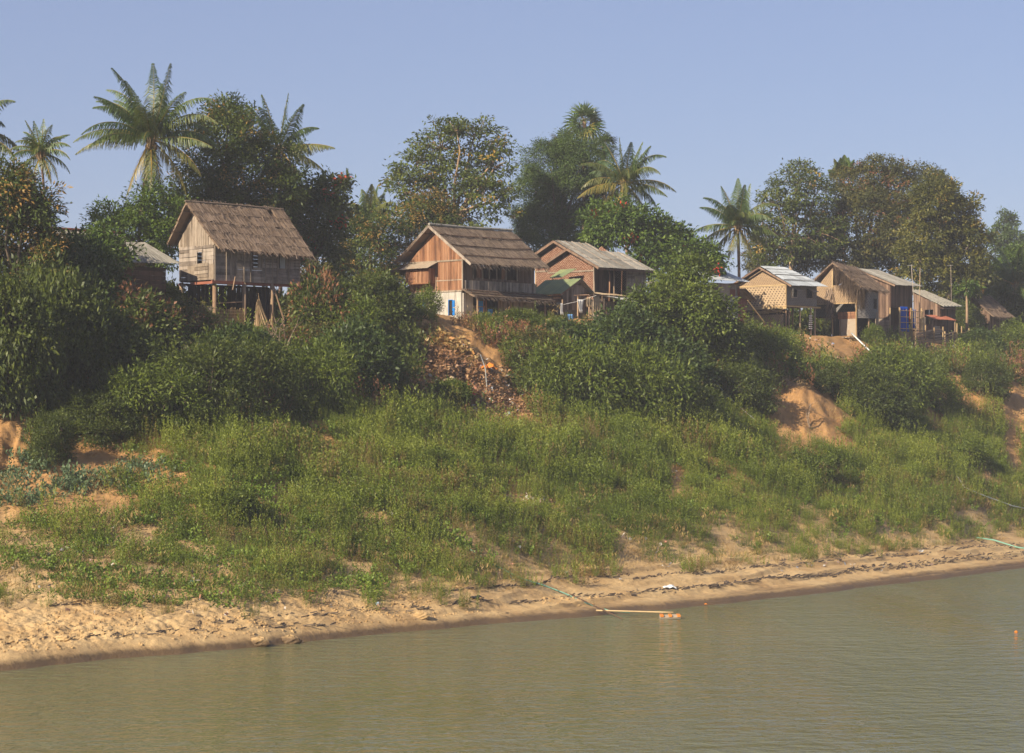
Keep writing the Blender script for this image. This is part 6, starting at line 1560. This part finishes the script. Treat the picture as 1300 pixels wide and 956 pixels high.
    mb = MB(); mb.tube(pts, .04, 6); tag(mb.build('water_hose', 'white_pipe', None, True), 'pale hose lying across the weeds near the right edge', 'hose')
    pts = [at(x, y) + np.array([0, 0, .1]) for x, y in ((1240, 684), (1262, 688), (1290, 696), (1330, 703))]
    mb = MB(); mb.tube(pts, .05, 6); tag(mb.build('water_hose', 'hose', None, True), 'green hose on the sand at the right edge', 'hose')
    # bamboo pole over the water with float
    a = at(757, 778); a[2] += .1; b = P(855, 781, 102.5); b[2] = .2
    pole('bamboo_pole', 'long bamboo pole lying from the shore out over the water', 'pole', a, b, .036, 'bamboo')
    f0 = P(850, 786, 101.8); f0[2] = .05; root = thing('float', 'orange bamboo float at the end of the pole in the water', 'float', f0)
    mb = MB()
    for k in range(4): mb.tube([(-.42, k * .16 - .2, .0), (.46, k * .16 - .2, .03)], .085, 8)
    mb.build('bundle', 'tin', root); mb = MB()
    for x in (-.34, .02, .38): mb.box(x - .07, x + .07, -.32, .34, .05, .13)
    mb.build('strap', 'orange', root)
    for (x, y, sz, mt, lab) in ((1290, 803, .07, 'orange', 'tiny orange scrap floating on the river near the right edge'),):
        Y_ = CH * F / (y - HY); t = MB(); c_ = P(x, y, Y_); t.blob((c_[0], c_[1], .03), sz, sz * .6, .05, 8, 5, .2); tag(t.build('floating_scrap', mt), lab, 'scrap')
    # clods at the waterline
    for (x, y, s, lab) in ((330, 818, .36, 'large angular earth clod at the waterline left of centre'), (368, 815, .36, 'broad dark earth clod at the waterline right of the large angular one'), (102, 806, .36, 'pale block of cracked earth on the beach at the far left'), (80, 812, .25, 'small cracked earth block beside the pale one at the far left'), (535, 784, .3, 'small clod on the beach left of the hose')):
        p = at(x, y); t = MB(); t.blob((0, 0, 0), s * 1.2, s * .75, s * .62, 14, 9, .13)
        t.V = [(a + p[0], b + p[1], c + p[2] + s * .15) for a, b, c in t.V]
        o = t.build('earth_clod', bpy.data.materials['sandy_earth']); tag(o, lab, 'clod')
    # many small clods: uncountable
    mb = MB(); Q_ = []
    for i in range(2600):
        x = rng.uniform(-60, 760); k = rng.beta(1.5, 1.5); y = float(I(x, bpy_)) + (float(I(x, wpy)) - 14 - float(I(x, bpy_))) * k
        if vnoise(np.array([x * .03]), np.array([y * .06]), 5)[0] < .42: continue
        Q_.append((x, y))
    for p in at_many(*zip(*Q_)):
        s = rng.uniform(.02, .06) * (1.5 if rng.random() < .08 else 1); mb.blob((p[0], p[1], p[2] + s * .2), s * 1.3, s, s * .8, 5, 3, .3)
    o = mb.build('earth_crumbs', bpy.data.materials['sandy_earth']); o['kind'] = 'stuff'
    # wrack lines: dark twigs left in lines on the sand
    mb = MB()
    for (x0, y0, x1, y1, n) in ((560, 752, 800, 728, 120), (800, 735, 1300, 690, 220), (820, 752, 1300, 705, 260), (880, 745, 1300, 700, 200), (640, 765, 860, 750, 90), (990, 712, 1250, 688, 90), (0, 815, 420, 792, 70), (60, 770, 560, 745, 80), (250, 790, 620, 765, 70)):
        s = rng.random(n); x = x0 + (x1 - x0) * s; y = y0 + (y1 - y0) * s + rng.normal(0, 1.2, n) + 1.5 * np.sin(x * .05)
        for p in at_many(x, y):
            p = Vector(p); d = Vector((rng.normal(.6, .5), rng.normal(.8, .5), 0)).normalized(); ln = rng.uniform(.1, .45); w = rng.uniform(.02, .05)
            mb.beam(p + Vector((0, 0, .02)), p + d * ln + Vector((0, 0, .03 + rng.uniform(0, .05))), w)
    o = mb.build('driftwood_twigs', 'bark'); o['kind'] = 'stuff'
    # dead stump and bare branches
    def dead(label, px, py, h, n, spread, mat='deadwood', Y=None, name='dead_branches', cat='branches'):
        b = at(px, py); root = MB()
        for i in range(n):
            a = rng.uniform(0, 6.28); tip = Vector((math.cos(a) * spread * rng.uniform(.2, 1), math.sin(a) * spread * rng.uniform(.2, 1), h * rng.uniform(.5, 1)))
            m = tip * .5 + Vector((rng.normal(0, .15), rng.normal(0, .15), .1 * h)); root.tube([(0, 0, -.2), m, tip], [.05, .035, .01], 5)
            for j in range(4):
                s = m.lerp(tip, rng.random()); e = s + Vector((rng.normal(0, .3), rng.normal(0, .3), rng.uniform(.1, .5))); root.tube([s, e], [.018, .006], 4)
        o = root.build(name, mat); o.location = tuple(b); tag(o, label, cat); return o
    dead('bare brown branches standing in the gap right of the stilt house', 402, 418, 3.6, 9, 1.6)
    dead('bare pale branches spreading left of the whitewashed wall', 497, 398, 2.2, 8, 1.8)
    dead('tangle of dry grey twigs in the bushes left of the rubbish heap', 425, 470, 1.8, 26, 1.1)
    dead('dry brown stems at the foot of the dark bushes at the left', 135, 510, 2.0, 26, .8)
    dead('grey dead stump with hanging roots below the big bushy tree', 884, 495, 1.5, 16, .5, 'deadwood', name='dead_stump', cat='stump')
    dead('pale bare branch sticking out below the metal shack', 935, 452, .6, 3, 1.6)
    dead('pile of grey driftwood sticks on top of the bare sandy scarp', 995, 492, .5, 14, 1.3)
    dead('single thin twig standing on the bare sandy scarp', 1028, 542, 1.6, 2, .1)
    for i, (a, b) in enumerate(((250, 480), (355, 470), (700, 470), (775, 500), (845, 470), (925, 490), (1120, 480), (110, 460))):
        g_ = dead('', a, b, rng.uniform(2.0, 2.8), 12, 1.1)
        g_['label'] = ('dry twigs above the feathery bushes below the stilt house', 'dry twigs beside the straw bundle and brown-leaved bush', 'dry twigs in the dark bushes under the porch frame', 'dry twigs low in the dark band left of the pale rope', 'dry twigs under the left of the big bushy tree', 'dry twigs below the metal shack', 'dry twigs in the bush below the bamboo balcony', 'dry twigs in the shadowed bushes at the far left')[i]
    dead('bare twigs over the earth scarp at the left edge', 30, 520, 1.2, 14, .9)

def sky_and_light():
    w = bpy.data.worlds.new('World'); SC.world = w; w.use_nodes = True; nt = w.node_tree; nt.nodes.clear()
    out = nt.nodes.new('ShaderNodeOutputWorld'); bg = nt.nodes.new('ShaderNodeBackground'); sk = nt.nodes.new('ShaderNodeTexSky')
    sk.sky_type = 'NISHITA'; sk.sun_disc = False
    S = Vector((SUN[0], SUN[1], 0)).normalized(); el = math.radians(SUN[2])
    sk.sun_elevation = el; sk.sun_rotation = math.atan2(S.x, S.y)
    sk.air_density = AIR; sk.dust_density = DUST; sk.ozone_density = OZONE; sk.altitude = 0
    bg.inputs['Strength'].default_value = SKY
    nt.links.new(mix_(nt, .5, mix_(nt, 1.0, sk.outputs[0], TINT, 'MULTIPLY'), (2.25, 2.45, 3.62)), bg.inputs[0]); nt.links.new(bg.outputs[0], out.inputs[0])
    l = bpy.data.lights.new('sun', 'SUN'); l.energy = SUNE; l.angle = math.radians(.5); l.color = (1.0, .87, .68)
    o = bpy.data.objects.new('sun', l); COL.objects.link(o)
    d = Vector((S.x * math.cos(el), S.y * math.cos(el), math.sin(el)))
    o.rotation_euler = d.to_track_quat('Z', 'Y').to_euler()

def haze_box():
    me = bpy.data.meshes.new('haze'); x0, x1, y0, y1, z0, z1 = -800, 1400, -400, 1200, -8.0, 42.0
    v = [(x0, y0, z0), (x1, y0, z0), (x1, y1, z0), (x0, y1, z0), (x0, y0, z1), (x1, y0, z1), (x1, y1, z1), (x0, y1, z1)]
    me.from_pydata(v, [], [(0, 3, 2, 1), (4, 5, 6, 7), (0, 1, 5, 4), (1, 2, 6, 5), (2, 3, 7, 6), (3, 0, 4, 7)])
    m, nt, out = new_mat('thin_haze'); p = N(nt, 'ShaderNodeVolumePrincipled'); p.inputs['Color'].default_value = (.86, .89, .98, 1); p.inputs['Density'].default_value = HAZE; p.inputs['Anisotropy'].default_value = 0.0
    nt.links.new(p.outputs[0], out.inputs['Volume']); me.materials.append(m)
    o = bpy.data.objects.new('haze', me); COL.objects.link(o); o['kind'] = 'stuff'

def camera():
    c = bpy.data.cameras.new('camera'); c.sensor_fit = 'HORIZONTAL'; c.sensor_width = 36; c.lens = 36 * F / 1300
    c.shift_y = (HY - 478) / 1300; c.clip_start = .5; c.clip_end = 5000
    o = bpy.data.objects.new('camera', c); COL.objects.link(o); o.location = (0, 0, CH); o.rotation_euler = (math.pi / 2, 0, 0); SC.camera = o

SUN = (-.68, -.73, 30); SUNE = 5.0; SKY = .085; AIR, DUST, OZONE = 1.0, 0.4, 6.0; HAZE = .00036; TINT = (.92, .78, .78)
import time as _t
t0 = _t.time()
build_terrain(); build_water(); print('terrain', _t.time() - t0)
build_houses(); print('houses', _t.time() - t0)
build_trees(); print('trees', _t.time() - t0)
build_bushes(); print('bushes', _t.time() - t0)
cover(); print('cover', _t.time() - t0)
small_things(); print('small', _t.time() - t0)
sky_and_light(); haze_box(); camera()
SC.view_settings.view_transform = 'Standard'; SC.view_settings.look = 'None'; SC.view_settings.exposure = 0.85; SC.view_settings.gamma = 1.0
SC.render.engine = 'CYCLES'; SC.cycles.max_bounces = 6; SC.cycles.diffuse_bounces = 3; SC.cycles.transmission_bounces = 3; SC.cycles.volume_bounces = 0
SC.cycles.use_denoising = True; SC.cycles.use_adaptive_sampling = True; SC.cycles.adaptive_threshold = .02
SC.cycles.sample_clamp_indirect = 4
